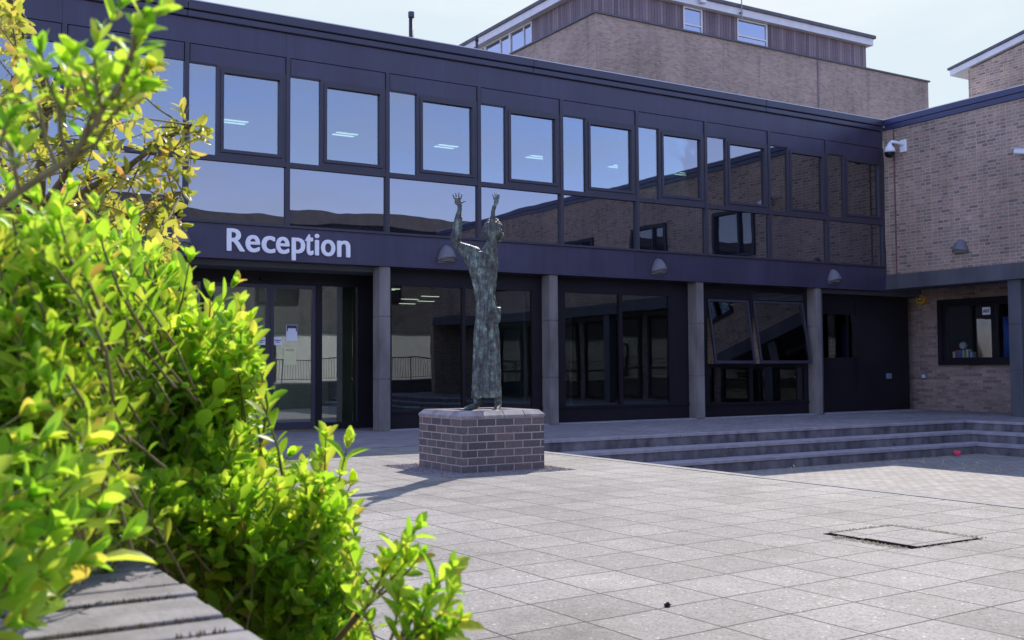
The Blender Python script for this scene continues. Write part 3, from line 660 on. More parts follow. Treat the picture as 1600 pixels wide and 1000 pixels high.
for k, (a, b) in enumerate(((9.6, 12.55), (6.1, 9.2), (2.6, 5.7), (-0.9, 2.2), (-4.4, -1.3))):
    f2 = MB().ring_x(a, b, 0.05, 2.70, .10, XR-.10, XR-.001); f2.box(XR-.095, XR-.001, a+.08, b-.08, .98, 1.06); f2.box(XR-.097, XR-.001, (a+b)/2-.05, (a+b)/2+.05, .13, 2.62)
    fo2 = f2.build('window', 'dark_panel', wing)
    for (p, q) in ((a+.10, (a+b)/2-.05), ((a+b)/2+.05, b-.10)):
        pane_x(p, q, 1.06, 2.60, XR-.05, 'ground_glass', fo2); pane_x(p, q, .15, .98, XR-.05, 'ground_glass', fo2)
    B(XR-.02, XR-.0005, a+.1, b-.1, .1, 2.6).build('dark_backing', 'interior_dark', fo2)
    if k in (1, 3): B(XR-.034, XR-.021, a+.16, (a+b)/2-.12, 1.08, 1.9).build('blind', 'render_pale', fo2)
rm = MB(); rm.box(XR+.2, 26, 12, 17, -.1, 0); rm.box(XR+.2, 26, 12, 17, 2.7, 2.8); rm.box(26, 26.1, 12, 17, 0, 2.7); rm.box(XR+.2, 26, 11.9, 12, 0, 2.7); rm.box(XR+.2, 26, 17, 17.1, 0, 2.7)
rm.build('room_wall', 'interior_dark', wing)
B(XR+.09, XR+.42, 13.6, 15.83, 1.17, 1.205).build('window_board', 'white_paint', wing)
for y0 in (12.80, 9.3, 5.8, 2.3, -1.2):
    cm = MB(); z = 0.0
    for z2 in (0.92, 1.86, 2.764): cm.box(19.72, 19.98, y0, y0+.28, z+.003, z2-.002); z = z2
    cm.build('column', 'concrete_beam', wing, bevel=0.005)
for y0 in (14.9, 13.3): 
    MB().lathe([(0, 0), (.05, 0), (.055, .012), (0, .013)], (20.7, y0, 2.838), n=14).build('downlight', 'white_plastic', wing)
wall_lamp('grey dome wall lamp alone on the upper brick wall of the wing', (XW-.004, 14.10, 3.42), rad(-90))

# things behind the wing window
bkcols = [('paper_white', .15), ('red_paper', .19), ('blue_grey_plastic', .17), ('curtain_blue', .18), ('blue_grey_plastic', .18), ('white_paint', .19), ('yellow_plastic', .17), ('paper_white', .2), ('blue_grey_plastic', .15), ('white_paint', .14)]
names = ['white', 'red', 'grey-blue', 'blue', 'grey-blue', 'off-white', 'orange', 'tall white', 'short grey-blue', 'short off-white']
y = 15.64
for k, (mc, h) in enumerate(bkcols):
    wdt = 0.045 if k % 3 else 0.055
    t = thing('book', '%s book standing on the window board, %s from the window\'s left edge' % (names[k], ['first', 'second', 'third', 'fourth', 'fifth', 'sixth', 'seventh', 'eighth', 'ninth', 'tenth'][k]), 'book', (XR+.2, y-wdt/2, 1.206), 'books standing on the window board')
    B(XR+.125, XR+.27, y-wdt, y-.004, 1.206, 1.206+h).build('cover', mc, t); B(XR+.13, XR+.272, y-wdt+.005, y-.009, 1.21, 1.206+h+.001).build('pages', 'paper_white', t)
    y -= wdt+.002
t = thing('globe', 'pale round globe on the window board above the left-hand books', 'globe', (XR+.36, 15.52, 1.206))
MB().lathe([(0.09*math.sin(math.pi*i/10), -0.09*math.cos(math.pi*i/10)) for i in range(11)], (XR+.36, 15.52, 1.50), n=18).build('ball', 'render_pale', t, smooth=True)
MB().lathe([(0.06, 0), (.05, .02), (.012, .03), (.012, .21)], (XR+.36, 15.52, 1.206), n=14).build('stand', 'steel', t, smooth=True)
cm = MB(); n = 60
for k in range(n+1):
    yk = 14.02+0.44*k/n; xk = XR+.30+.025*math.sin(k*0.95)
    cm.v += [(xk, yk, 1.21), (xk, yk, 2.12)]
for k in range(n): cm.f.append((2*k, 2*k+2, 2*k+3, 2*k+1))
o = cm.build('curtain', 'curtain_blue', smooth=True); sd = o.modifiers.new('s', 'SOLIDIFY'); sd.thickness = .004
tag(o, 'blue pleated curtain hanging in the right half of the wing window', 'curtain')
t = thing('room_sign', 'small white room number card stuck high in the wing window', 'sign', (XR+.02, 14.67, 2.17))
B(XR+.015, XR+.019, 14.57, 14.77, 2.17, 2.34).build('card', 'paper_white', t)
cu = bpy.data.curves.new('number', 'FONT'); cu.body = 'A01'; cu.size = .1; cu.extrude = .001; cu.offset = .004; cu.align_x = 'CENTER'
tmp = bpy.data.objects.new('tmp', cu); C.objects.link(tmp); dg = bpy.context.evaluated_depsgraph_get(); me = bpy.data.meshes.new_from_object(tmp.evaluated_get(dg)); bpy.data.objects.remove(tmp)
for v in me.vertices: v.co = Vector((XR+.012-v.co.z, 14.67-v.co.x, 2.22+v.co.y)) - t.location
me.materials.clear(); me.materials.append(MT['paper_ink']); o = bpy.data.objects.new('number', me); C.objects.link(o); o.parent = t

# cameras, alarm, outlets
t = thing('dome_camera', 'white dome security camera with black bubble high on the brick wing', 'security camera', (XW, 15.73, 5.95))
B(XW-.05, XW-.001, 15.40, 15.57, 5.82, 6.10).build('wall_plate', 'white_plastic', t, bevel=.012)
MB().tube([(XW-.04, 15.49, 5.98), (XW-.16, 15.53, 6.03), (XW-.24, 15.62, 6.06), (XW-.27, 15.66, 6.03), (XW-.27, 15.66, 5.98)], [.035, .033, .035, .038, .04], 12).build('arm', 'white_plastic', t, smooth=True)
MB().lathe([(.0, 6.03), (.045, 6.02), (.06, 5.97), (.10, 5.93), (.122, 5.87), (.126, 5.82), (.0, 5.82)], (XW-.27, 15.66, 0), n=24).build('housing', 'white_plastic', t, smooth=True)
MB().lathe([(.118*math.cos(math.pi/2*i/8), 5.818-.118*math.sin(math.pi/2*i/8)*1.05) for i in range(9)], (XW-.27, 15.66, 0), n=24).build('bubble', 'black_plastic', t, smooth=True)
t = thing('bullet_camera', 'white bullet security camera on the brick wing at the right picture edge', 'security camera', (XW, 12.5, 5.3))
Mx = Matrix.Translation((XW-.16, 12.62, 5.30)) @ Matrix.Rotation(rad(12), 4, 'X')
MB().box(-.055, .055, -.26, .10, -.05, .05, mat=Mx).build('body', 'white_plastic', t, bevel=.02)
MB().box(-.06, .06, -.27, .16, .052, .062, mat=Mx).build('sun_shield', 'white_plastic', t)
MB().box(-.045, .045, .101, .108, -.04, .04, mat=Mx).build('lens', 'black_plastic', t)
MB().tube([(XW-.16, 12.5, 5.26), (XW-.1, 12.45, 5.2), (XW-.001, 12.45, 5.2)], [.025, .025, .05], 12).build('bracket', 'white_plastic', t, smooth=True)
t = thing('alarm_box', 'yellow hexagonal alarm box under the soffit of the brick wing', 'alarm box', (XR, 16.3, 2.6))
MB().prism([(16.33+.14*math.cos(a), 2.60+.13*math.sin(a)) for a in [math.pi/6+i*math.pi/3 for i in range(6)]], XR-.09, XR-.001, 'X').build('case', 'yellow_plastic', t, bevel=.012)
B(XR-.094, XR-.0905, 16.28, 16.38, 2.57, 2.66).build('badge', 'paper_ink', t); B(XR-.0965, XR-.0945, 16.30, 16.36, 2.60, 2.63).build('badge_mark', 'paper_white', t)
t = thing('socket_box', 'grey weatherproof socket on the brick wall below the alarm box', 'socket box', (XR, 16.3, .74))
B(XR-.06, XR-.001, 16.24, 16.37, .73, .86).build('case', 'blue_grey_plastic', t, bevel=.012); B(XR-.066, XR-.0605, 16.26, 16.35, .755, .83).build('cover', 'white_paint', t)
t = thing('socket_box', 'dark grey weatherproof socket on the black wall left of the brick recess', 'socket box', (20.22, 16.5, .74))
B(20.15, 20.29, 16.43, 16.499, .74, .87).build('case', 'blue_grey_plastic', t, bevel=.012); B(20.17, 20.27, 16.425, 16.4295, .765, .845).build('cover', 'blue_grey_plastic', t)

# ------------------------------------------------------------------ buildings behind
rb = thing('tall_brick_block', 'tall brick block with timber-clad top storey rising behind the dark front', 'building', (33, 38, 0))
B(24.63, 45.2, 34, 56, -0.6, 15.33).build('brick_wall', 'brick_rear', rb)
B(24.55, 45.28, 33.92, 56.1, 15.331, 15.40).build('ledge', 'roof_felt', rb)
fw_ = [(29.33, 30.40), (32.42, 34.24)]; e = 24.78
for a, b in fw_ + [(40.78, 40.78)]:
    B(e, a, 34.12, 34.4, 15.40, 16.50).build('timber_cladding', 'timber_boards', rb); e = b
lw_ = [(39.0, 45.6)]
for q in ((24.78, 25.0, 34.4, 39.0), (24.78, 25.0, 45.6, 55), (40.5, 40.78, 34.4, 55)): B(*q, 15.40, 16.50).build('timber_cladding', 'timber_boards', rb)
B(25.0, 40.4, 34.5, 54, 15.40, 16.5).build('top_storey_core', 'interior_dark', rb)
for a, b in fw_:
    f_ = MB().ring_y(a, b, 15.40, 16.49, .07, 34.10, 34.2); f_.box(a+.05, b-.05, 34.11, 34.19, 15.70, 15.77)
    fo = f_.build('window', 'white_paint', rb); pane_y(a+.07, b-.07, 15.47, 15.70, 34.15, 'far_glass', fo); pane_y(a+.07, b-.07, 15.77, 16.42, 34.15, 'far_glass', fo)
MB().box(32.5, 33.9, 34.22, 34.3, 15.9, 16.42).build('blind', 'render_pale', rb)
for a, b in ((39.0, 40.9), (40.9, 43.2), (43.2, 45.6)):
    f_ = MB().ring_x(a, b, 15.40, 16.49, .07, 24.76, 24.88); f_.box(24.77, 24.88, a+(b-a)*.36, a+(b-a)*.36+.06, 15.45, 16.44)
    fo = f_.build('window', 'white_paint', rb); pane_x(a+.07, a+(b-a)*.36, 15.47, 16.42, 24.82, 'far_glass', fo); pane_x(a+(b-a)*.36+.06, b-.07, 15.47, 16.42, 24.82, 'far_glass', fo)
B(24.45, 41.0, 33.85, 56, 16.505, 16.83).build('white_fascia', 'white_paint', rb)
B(24.38, 41.1, 33.76, 56.1, 16.832, 16.98).build('roof', 'roof_felt', rb)
MB().tube([(37.3, 33.97, 6), (37.3, 33.97, 15.3)], [.03, .03], 6).build('downpipe', 'timber_boards', rb)
t = thing('antenna', 'thin aerial rod standing on the roof edge of the tall brick block', 'antenna', (32.3, 33.8, 15.6))
MB().tube([(32.33, 33.72, 16.3), (32.33, 33.72, 19.5)], [.03, .018], 6).build('rod', 'steel', t); B(32.28, 32.38, 33.69, 33.84, 16.55, 16.63).build('bracket', 'steel', t)
t = thing('flood_light', 'small floodlight on the white roof fascia of the tall block', 'floodlight', (30.1, 33.8, 16.8))
B(29.95, 30.25, 33.66, 33.78, 16.62, 16.78).build('head', 'white_paint', t, bevel=.02); B(30.06, 30.14, 33.78, 33.851, 16.68, 16.72).build('bracket', 'steel', t)

fr = thing('gabled_brick_building', 'brick building with white sloping verge above the wing at the right edge', 'building', (28, 16, 6.5))
gb = MB(); gb.prism([(18.25, 6.5), (18.25, 9.27), (14.4, 9.98), (14.4, 6.5)], 26.0, 33.0, 'X'); gb.build('brick_wall', 'brick_wing', fr)
gb = MB(); gb.prism([(18.78, 9.23), (18.78, 9.39), (14.2, 10.25), (14.2, 10.09)], 25.93, 33.4, 'X'); gb.build('verge_board', 'white_paint', fr)
gb = MB(); gb.prism([(18.83, 9.395), (18.83, 9.45), (14.1, 10.36), (14.1, 10.28)], 25.88, 33.5, 'X'); gb.build('roof', 'roof_felt', fr)
B(25.9, 26.2, 14.4, 18.2, 6.45, 6.52).build('roof_flashing', 'roof_felt', fr)
t = thing('flue_pipe', 'dark metal flue pipe standing on the flat roof left of the tall block', 'flue pipe', tuple(unpx(642, 60, 21)*1.0))
q = unpx(642.5, 19, 21); MB().tube([(q.x, q.y, 6.45), (q.x, q.y, q.z-.12)], [.055, .055], 14).build('pipe', 'coping_metal', t, smooth=True)
MB().tube([(q.x, q.y, q.z-.12), (q.x, q.y, q.z)], [.07, .07], 14).build('cowl', 'coping_metal', t)
q = unpx(745, 60, 19)
t = thing('vent_pipe', 'short black vent pipe on the roof below the white windows of the block', 'vent pipe', (q.x, q.y, 6.5))
MB().tube([(q.x, q.y, 6.45), (q.x, q.y, q.z-.06)], [.03, .03], 10).build('pipe', 'black_plastic', t); MB().tube([(q.x, q.y, q.z-.06), (q.x, q.y, q.z+.06)], [.045, .02], 10).build('cap', 'black_plastic', t)

# ------------------------------------------------------------------ the far side of the courtyard, seen only as a reflection
ob = thing('opposite_building', 'pale-walled brick building across the courtyard, mirrored in the ground-floor glass', 'building', (18, -16, 0))
B(-12, 46, -17, -15.5, -0.6, 2.85).build('pale_wall', 'render_pale', ob)
B(-12, 46, -17, -15.40, 2.851, 3.2).build('concrete_band', 'concrete_beam', ob)
B(-12, 46, -17, -15.45, 3.201, 7.9).build('brick_wall', 'brick_opposite', ob)
B(-12.4, 46.4, -22, -14.9, 7.901, 8.45).build('roof', 'roof_felt', ob)
for k in range(11):
    x = -9+k*4.9
    fo = MB().ring_y(x, x+2.2, 4.3, 5.9, .09, -15.45, -15.38).build('window', 'dark_panel', ob); pane_y(x+.09, x+2.11, 4.39, 5.81, -15.43, 'far_glass', fo)
    if k % 2: fo = MB().ring_y(x, x+1.1, 0.0, 2.3, .09, -15.5, -15.42).build('door', 'dark_panel', ob); pane_y(x+.09, x+1.01, .1, 2.2, -15.47, 'far_glass', fo)
bw_ = thing('boundary_wall', 'low brick wall with thin black railing across the courtyard, mirrored in the glass', 'wall', (20, -9.3, 0))
B(-14, 44, -9.45, -9.2, -0.6, 0.52).build('wall', 'brick_opposite', bw_); B(-14, 44, -9.48, -9.17, .521, .58).build('coping', 'kerb_stone', bw_)
rl = MB(); rl.box(-14, 44, -9.34, -9.31, 1.47, 1.51); rl.box(-14, 44, -9.335, -9.315, .68, .70)
x = -14
while x < 44: rl.box(x, x+.014, -9.332, -9.318, .70, 1.47); x += .12
x = -14
while x < 44: rl.box(x, x+.035, -9.345, -9.305, .581, 1.47); x += 1.8
rl.build('railing', 'black_plastic', bw_)

# ------------------------------------------------------------------ plinth, gravel, statue
PX0, PX1, PY0, PY1 = 4.89, 5.83, 9.0, 9.94
pl = thing('brick_plinth', 'square plinth of dark bricks with chamfered brick coping under the statue', 'plinth', (5.33, 9.47, 0))
B(PX0, PX1, PY0, PY1, -.02, .5265).build('brick_base', 'brick_plinth', pl)
def chamfer_ring(x0, x1, y0, y1):
    mb = MB(); n = 4
    for side in range(4):
        for k in range(n):
            g = .0045
            a, b = k/n, (k+1)/n
            L_ = (x1-x0) if side % 2 == 0 else (y1-y0)
            p0, p1 = a*L_+g, b*L_-g; dpt = .21; ch = .045
            # profile across the brick: outer face, chamfer, top
            prof = [(0, .532), (0, .556), (ch, .600), (dpt, .600), (dpt, .532)]
            i0 = p0 if k else 0; i1 = p1 if k < n-1 else L_
            b0 = len(mb.v)
            for pp, end in ((i0, k == 0), (i1, k == n-1)):
                for (d, z) in prof:
                    q = pp
                    if end: q = d if pp == i0 else L_-d   # mitred corner
                    if side == 0: P = (x0+q, y0+d, z)
                    elif side == 1: P = (x1-d, y0+q, z)
                    elif side == 2: P = (x1-q, y1-d, z)
                    else: P = (x0+d, y1-q, z)
                    mb.v.append(P)
            m_ = len(prof)
            for j in range(m_): mb.f.append((b0+j, b0+(j+1) % m_, b0+m_+(j+1) % m_, b0+m_+j))
            mb.f.append(tuple(b0+j for j in range(m_))); mb.f.append(tuple(b0+m_+j for j in reversed(range(m_))))
    return mb
plain('coping_brick', (0.30, 0.26, 0.265), 0.34, 0, 0.35, 9)
chamfer_ring(PX0-.006, PX1+.006, PY0-.006, PY1+.006).build('coping', 'coping_brick', pl)
plain('mortar', (0.45, 0.36, 0.33), 0.9, 0, 0.2, 20)
mo = MB(); mo.box(PX0+.004, PX1-.004, PY0+.004, PY1-.004, .5266, .553); mo.box(PX0+.05, PX1-.05, PY0+.05, PY1-.05, .553, .585); mo.build('mortar_bed', 'mortar', pl)
gbm = MB(); gr = random.Random(3)
gbm.box(4.62, 6.05, 8.74, 10.27, 0.0005, 0.004)
for i in range(9000):
    x, y = gr.uniform(4.62, 6.02), gr.uniform(8.74, 10.25)
    if PX0 < x < PX1 and PY0 < y < PY1: continue
    r = gr.uniform(.004, .012); b = len(gbm.v); a = gr.uniform(0, 6.28)
    gbm.v += [(x+r*math.cos(a+k*1.57)*gr.uniform(.7, 1.2), y+r*math.sin(a+k*1.57)*gr.uniform(.7, 1.2), .004) for k in range(4)] + [(x, y, .004+r*gr.uniform(.6, 1.1))]
    gbm.f += [(b, b+1, b+4), (b+1, b+2, b+4), (b+2, b+3, b+4), (b+3, b, b+4)]
tag(gbm.build('gravel_bed', 'gravel_stone'), kind='stuff')

SD = (Vector((5.327, 9.472, 1.2))-CAM).dot(FW)   # distance of the statue
TOW = Vector((-FW.x, -FW.y, 0)).normalized()      # horizontally towards the courtyard
def SP(px, py, tow=0.0): return at(px, py, SD) + TOW*tow
def skin(chains, sub=2):
    """chains: list of lists of (point, radius); joints shared by index"""
    me = bpy.data.meshes.new('tmp'); vs_, es_, rs_ = [], [], []
    for ch in chains:
        prev = None
        for (pt, r) in ch:
            if isinstance(pt, int): idx = pt
            else: idx = len(vs_); vs_.append(tuple(pt)); rs_.append(r)
            if prev is not None: es_.append((prev, idx))
            prev = idx
    me.from_pydata(vs_, es_, [])
    o = bpy.data.objects.new('tmp', me); C.objects.link(o)
    md = o.modifiers.new('k', 'SKIN')
    for i, d in enumerate(me.skin_vertices[0].data): d.radius = (rs_[i], rs_[i]); d.use_root = (i == 0)
    if sub: sb = o.modifiers.new('s', 'SUBSURF'); sb.levels = sub
    dg = bpy.context.evaluated_depsgraph_get(); r = bpy.data.meshes.new_from_object(o.evaluated_get(dg)); bpy.data.objects.remove(o)
    return r
def merge(meshes, name, voxel, smooth_it=2):
    vs_, fs_ = [], []
    for me in meshes:
        b = len(vs_); vs_ += [tuple(v.co) for v in me.vertices]; fs_ += [tuple(b+i for i in q.vertices) for q in me.polygons]
    me = bpy.data.meshes.new(name); me.from_pydata(vs_, [], fs_)
    o = bpy.data.objects.new(name, me); C.objects.link(o)
    rm_ = o.modifiers.new('r', 'REMESH'); rm_.mode = 'VOXEL'; rm_.voxel_size = voxel
    if smooth_it: sm = o.modifiers.new('sm', 'SMOOTH'); sm.iterations = smooth_it; sm.factor = .5
    dg = bpy.context.evaluated_depsgraph_get(); r = bpy.data.meshes.new_from_object(o.evaluated_get(dg)); bpy.data.objects.remove(o)
    return r
def ell(center, rx, ry, rz, n=20, rot=None):
    mb = MB(); c = Vector(center)
    for i in range(n//2+1):
        ph = math.pi*i/(n//2)
        for k in range(n):
            th = 2*math.pi*k/n; q = Vector((rx*math.sin(ph)*math.cos(th), ry*math.sin(ph)*math.sin(th), rz*math.cos(ph)))
            if rot: q = rot @ q
            mb.v.append(tuple(c+q))
    for i in range(n//2):
        for k in range(n): mb.f.append((i*n+k, i*n+(k+1) % n, (i+1)*n+(k+1) % n, (i+1)*n+k))
    me = bpy.data.meshes.new('e'); me.from_pydata(mb.v, [], mb.f); return me
RH = Vector((RT.x, RT.y, 0)).normalized()
statue = thing('bronze_statue', 'green-brown bronze robed figure with both arms raised on the brick plinth', 'statue', (5.327, 9.472, .585))
# --- body: head, neck, arms, hands, feet as one surface
torso = [(SP(758, 470), .09), (SP(758, 420), .10), (SP(759, 398), .095), (SP(765, 386), .05), (SP(769, 370), .052)]
rarm = [(SP(750, 396), .07), (SP(740, 394, .03), .062), (SP(726, 388, .05), .055), (SP(712.5, 383, .07), .050), (SP(713.5, 365, .08), .046), (SP(716, 345, .09), .036), (SP(719, 328, .10), .024), (SP(718.5, 320, .10), .028)]
larm = [(SP(768, 396), .07), (SP(768.5, 383, .12), .052), (SP(768.5, 366, .17), .041), (SP(770, 350, .19), .032), (SP(771, 334, .20), .021), (SP(774, 324, .20), .026)]
parts = [skin([torso], 2), skin([[(SP(758, 466), .085), (SP(750, 520), .075), (SP(744, 600), .05)]], 1), skin([[(SP(760, 466), .085), (SP(770, 520), .075), (SP(777, 600), .05)]], 1), skin([rarm], 2), skin([larm], 2)]
# hands: palm and five separate fingers each
def hand(palm, dirp, side, nrm, lens, spread, curl, thumbdir):
    out = []; c = Vector(palm); up_ = dirp.normalized(); sd_ = side.normalized(); nn = nrm.normalized()
    rot = Matrix((sd_, nn, up_)).transposed()
    out.append(ell(c, .036, .015, .042, 14, rot))
    for k in range(4):
        o0 = c + sd_*(-.030+.020*k) + up_*.024
        d = (up_ + sd_*spread*(k-1.5)).normalized(); ln = lens[k]
        p1 = o0 + d*ln*.40 + nn*curl[0]; p2 = o0 + d*ln*.72 + nn*curl[1]; p3 = o0 + d*ln*.95 + nn*curl[2]
        out.append(skin([[(o0, .0095), (p1, .0085), (p2, .0075), (p3, .0062)]], 1))
    th0 = c + sd_*.024 - up_*.012
    out.append(skin([[(th0, .012), (th0+thumbdir*.034, .0105), (th0+thumbdir*.066, .0075)]], 1))
    return out
parts += hand(SP(716.3, 317.5, .105), Vector((0, 0, 1))-RH*.06, RH, TOW, (.060, .074, .078, .066), .24, (.004, .008, .006), (RH*.93+Vector((0, 0, .30))).normalized())
parts += hand(SP(776, 320, .20), Vector((0, 0, 1))+RH*.12, TOW*.75+RH*.65, RH*.7-TOW*.6, (.060, .072, .068, .056), .20, (-.004, -.016, -.030), (-RH*.75+Vector((0, 0, .75))).normalized())
# head, tilted back, face turned up behind the raised arm
hc = SP(769.5, 360, .02)
parts.append(ell(hc, .082, .098, .118, 22, Matrix.Rotation(rad(-20), 3, RH) @ Matrix.Rotation(rad(31), 3, 'Z').inverted()))
fdir = (TOW*.85 - RH*.1 + Vector((0, 0, .42))).normalized(); fup = (Vector((0, 0, 1))-fdir*fdir.z).normalized(); fs = fdir.cross(fup)
def FP(s, u, d): return hc + fs*s + fup*u + fdir*d
parts += [ell(FP(0, -.01, .098), .012, .022, .03, 12), ell(FP(0, -.055, .082), .028, .012, .008, 12), ell(FP(0, -.062, .086), .024, .012, .007, 12), ell(FP(0, -.092, .066), .03, .03, .022, 12),
          ell(FP(.034, .02, .080), .018, .014, .010, 12), ell(FP(-.034, .02, .080), .018, .014, .010, 12), ell(FP(.034, .036, .086), .022, .012, .007, 12), ell(FP(-.034, .036, .086), .022, .012, .007, 12),
          ell(FP(.084, -.01, .0), .012, .02, .03, 12), ell(FP(-.084, -.01, .0), .012, .02, .03, 12)]
# feet and shins
for (ax, ay, hx, hy, tx, ty, tw) in ((744, 600, 746, 636.5, 725, 639, .16), (777, 600, 778.5, 636.5, 774, 640.5, .20)):
    parts.append(skin([[(SP(ax, ay), .050), (SP((ax+hx)/2, 622), .040), (SP(hx, hy-3), .040), (SP(hx*.55+tx*.45, hy, tw*.45), .034), (SP(tx+3, ty-1, tw*.85), .024), (SP(tx, ty, tw), .014)]], 2))
    for k in range(5):
        o0 = SP(tx+3+(k-2)*.8, ty-.5, tw*.9)+RH*((k-2)*.013)
        parts.append(skin([[(o0, .010), (o0+(TOW*.03-RH*(.03 if ax < 760 else .005))*(1-.08*abs(k-1)), .008)]], 1))
bm_ = merge(parts, 'body', .0045, 1)
def displace(me, fn):
    n = len(me.vertices); no = np.empty(n*3, 'f'); me.vertices.foreach_get('normal', no); co_ = np.empty(n*3, 'f'); me.vertices.foreach_get('co', co_)
    no = no.reshape(-1, 3); co_ = co_.reshape(-1, 3)
    out = np.array([fn(Vector(c), Vector(q))[:] for c, q in zip(co_.tolist(), no.tolist())], 'f'); me.vertices.foreach_set('co', out.ravel()); me.update()
displace(bm_, lambda c, q: c + q*(mnoise.noise(c*22)*.004 + mnoise.noise(c*55)*.0022))
def put(me, name, parent, mat):
    me.transform(Matrix.Translation(-parent.location))
    me.materials.clear(); me.materials.append(MT[mat]); me.name = name
    for q in me.polygons: q.use_smooth = True
    o = bpy.data.objects.new(name, me); C.objects.link(o); o.parent = parent; return o
put(bm_, 'body', statue, 'bronze')
# hair
hp = [ell(hc - fdir*.022 + fup*.030, .098, .110, .112, 22, Matrix.Rotation(rad(31), 3, 'Z').inverted()), ell(hc - fdir*.075 + RH*.06 - Vector((0, 0, .03)), .05, .05, .055, 14), ell(hc - RH*.06 - fdir*.03 - Vector((0, 0, .02)), .045, .05, .06, 14)]
hm = merge(hp, 'hair', .007, 1)
def hairfn(c, q):
    d = (c-hc); a = math.atan2(d.dot(fs), d.dot(fup)); c = c + q*(.005*math.sin(a*16+d.length*60) + mnoise.noise(c*30)*.006)
    if (c-hc).dot(fdir) > .05: c = c - fdir*((c-hc).dot(fdir)-.05)*.8
    return c
displace(hm, hairfn)
put(hm, 'hair', statue, 'bronze')
# robe: lofted sections (picture height, left edge, right edge, depth), with deep vertical folds
secs = [(389, 757, 779, .07), (394, 742, 777.5, .10), (402, 737, 778, .125), (415, 736, 778, .14), (430, 738.5, 776.5, .135), (445, 740, 774.5, .13), (460, 741.5, 772.5, .13), (470, 744, 774.5, .135), (482, 743.5, 778.3, .145), (492, 743, 779, .15), (502, 743, 777.5, .15),
        (520, 742.3, 777, .155), (540, 741.2, 778, .16), (560, 740, 779.5, .165), (580, 738.8, 781.2, .17), (600, 737.6, 782.8, .175), (612, 737, 784, .18), (621.5, 736.8, 784.6, .18)]
rb_ = MB(); nS = 96
for (py, xl, xr, dp) in [(385, 763, 773, .04)] + secs + [(621.5, 741, 780, .15), (600, 745, 776, .12)]:
    c = SP((xl+xr)/2, py); hw = (xr-xl)/2/F_PX*SD
    t_ = min(1, max(0, (py-395)/200))
    for k in range(nS):
        th = 2*math.pi*k/nS
        fold = 1 + (.05+.075*t_)*math.sin(7*th+.6+py*.004) + .03*t_*math.sin(13*th+1.3-py*.006) + .02*math.sin(3*th+py*.03)
        fold = 1+(fold-1)*(0.35+0.65*abs(math.sin(th)))
        rb_.v.append(tuple(c + RH*math.cos(th)*hw*(1+(fold-1)*.5) + TOW*math.sin(th)*dp*fold))
nr = len(rb_.v)//nS
for i in range(nr-1):
    for k in range(nS): rb_.f.append((i*nS+k, (i+1)*nS+k, (i+1)*nS+(k+1) % nS, i*nS+(k+1) % nS))
rb_.f.append(tuple(range(nS))); rb_.f.append(tuple((nr-1)*nS+k for k in reversed(range(nS))))
me = bpy.data.meshes.new('r'); me.from_pydata(rb_.v, [], rb_.f)
# sleeves hanging from the raised right arm, and round the left arm
slv = MB(); cols_ = [((712, 388), (712, 378)), ((720, 398), (720, 382)), ((727, 409), (727, 385)), ((733, 420), (734, 388)), ((737, 440), (741, 391)), ((741, 458), (748, 392)), ((746, 462), (756, 393))]
nb = 16
for (lo_, hi_) in cols_:
    pl_, ph_ = SP(*lo_, .04), SP(*hi_, .04); c = (pl_+ph_)/2; a = (ph_-pl_)/2
    for k in range(nb):
        th = 2*math.pi*k/nb; slv.v.append(tuple(c + a*math.cos(th) + TOW*math.sin(th)*(.062+.012*math.sin(3*th+c.x*40))))
for i in range(len(cols_)-1):
    for k in range(nb): slv.f.append((i*nb+k, (i+1)*nb+k, (i+1)*nb+(k+1) % nb, i*nb+(k+1) % nb))
slv.f.append(tuple(range(nb))); slv.f.append(tuple((len(cols_)-1)*nb+k for k in reversed(range(nb))))
me2 = bpy.data.meshes.new('s'); me2.from_pydata(slv.v, [], slv.f)
me3 = skin([[(SP(766, 410, .05), .09), (SP(767, 397, .09), .075), (SP(768, 384, .13), .06), (SP(768.5, 374, .15), .052)]], 2)
me4 = skin([[(SP(713.5, 384, .07), .070), (SP(714, 366, .08), .060), (SP(716, 348, .09), .048), (SP(717.5, 336, .095), .036)]], 2)
me5 = skin([[(SP(779, 478, -.02), .03), (SP(778, 490, 0), .045), (SP(774, 505, .02), .05)]], 1)
rbm = merge([me, me2, me3, me4, me5], 'robe', .008, 2)
displace(rbm, lambda c, q: c + q*(mnoise.noise(Vector((c.x*34, c.y*34, c.z*4.5)))*.015 - .004 + mnoise.noise(c*32)*.0065 + mnoise.noise(c*70)*.006))
put(rbm, 'robe', statue, 'bronze')

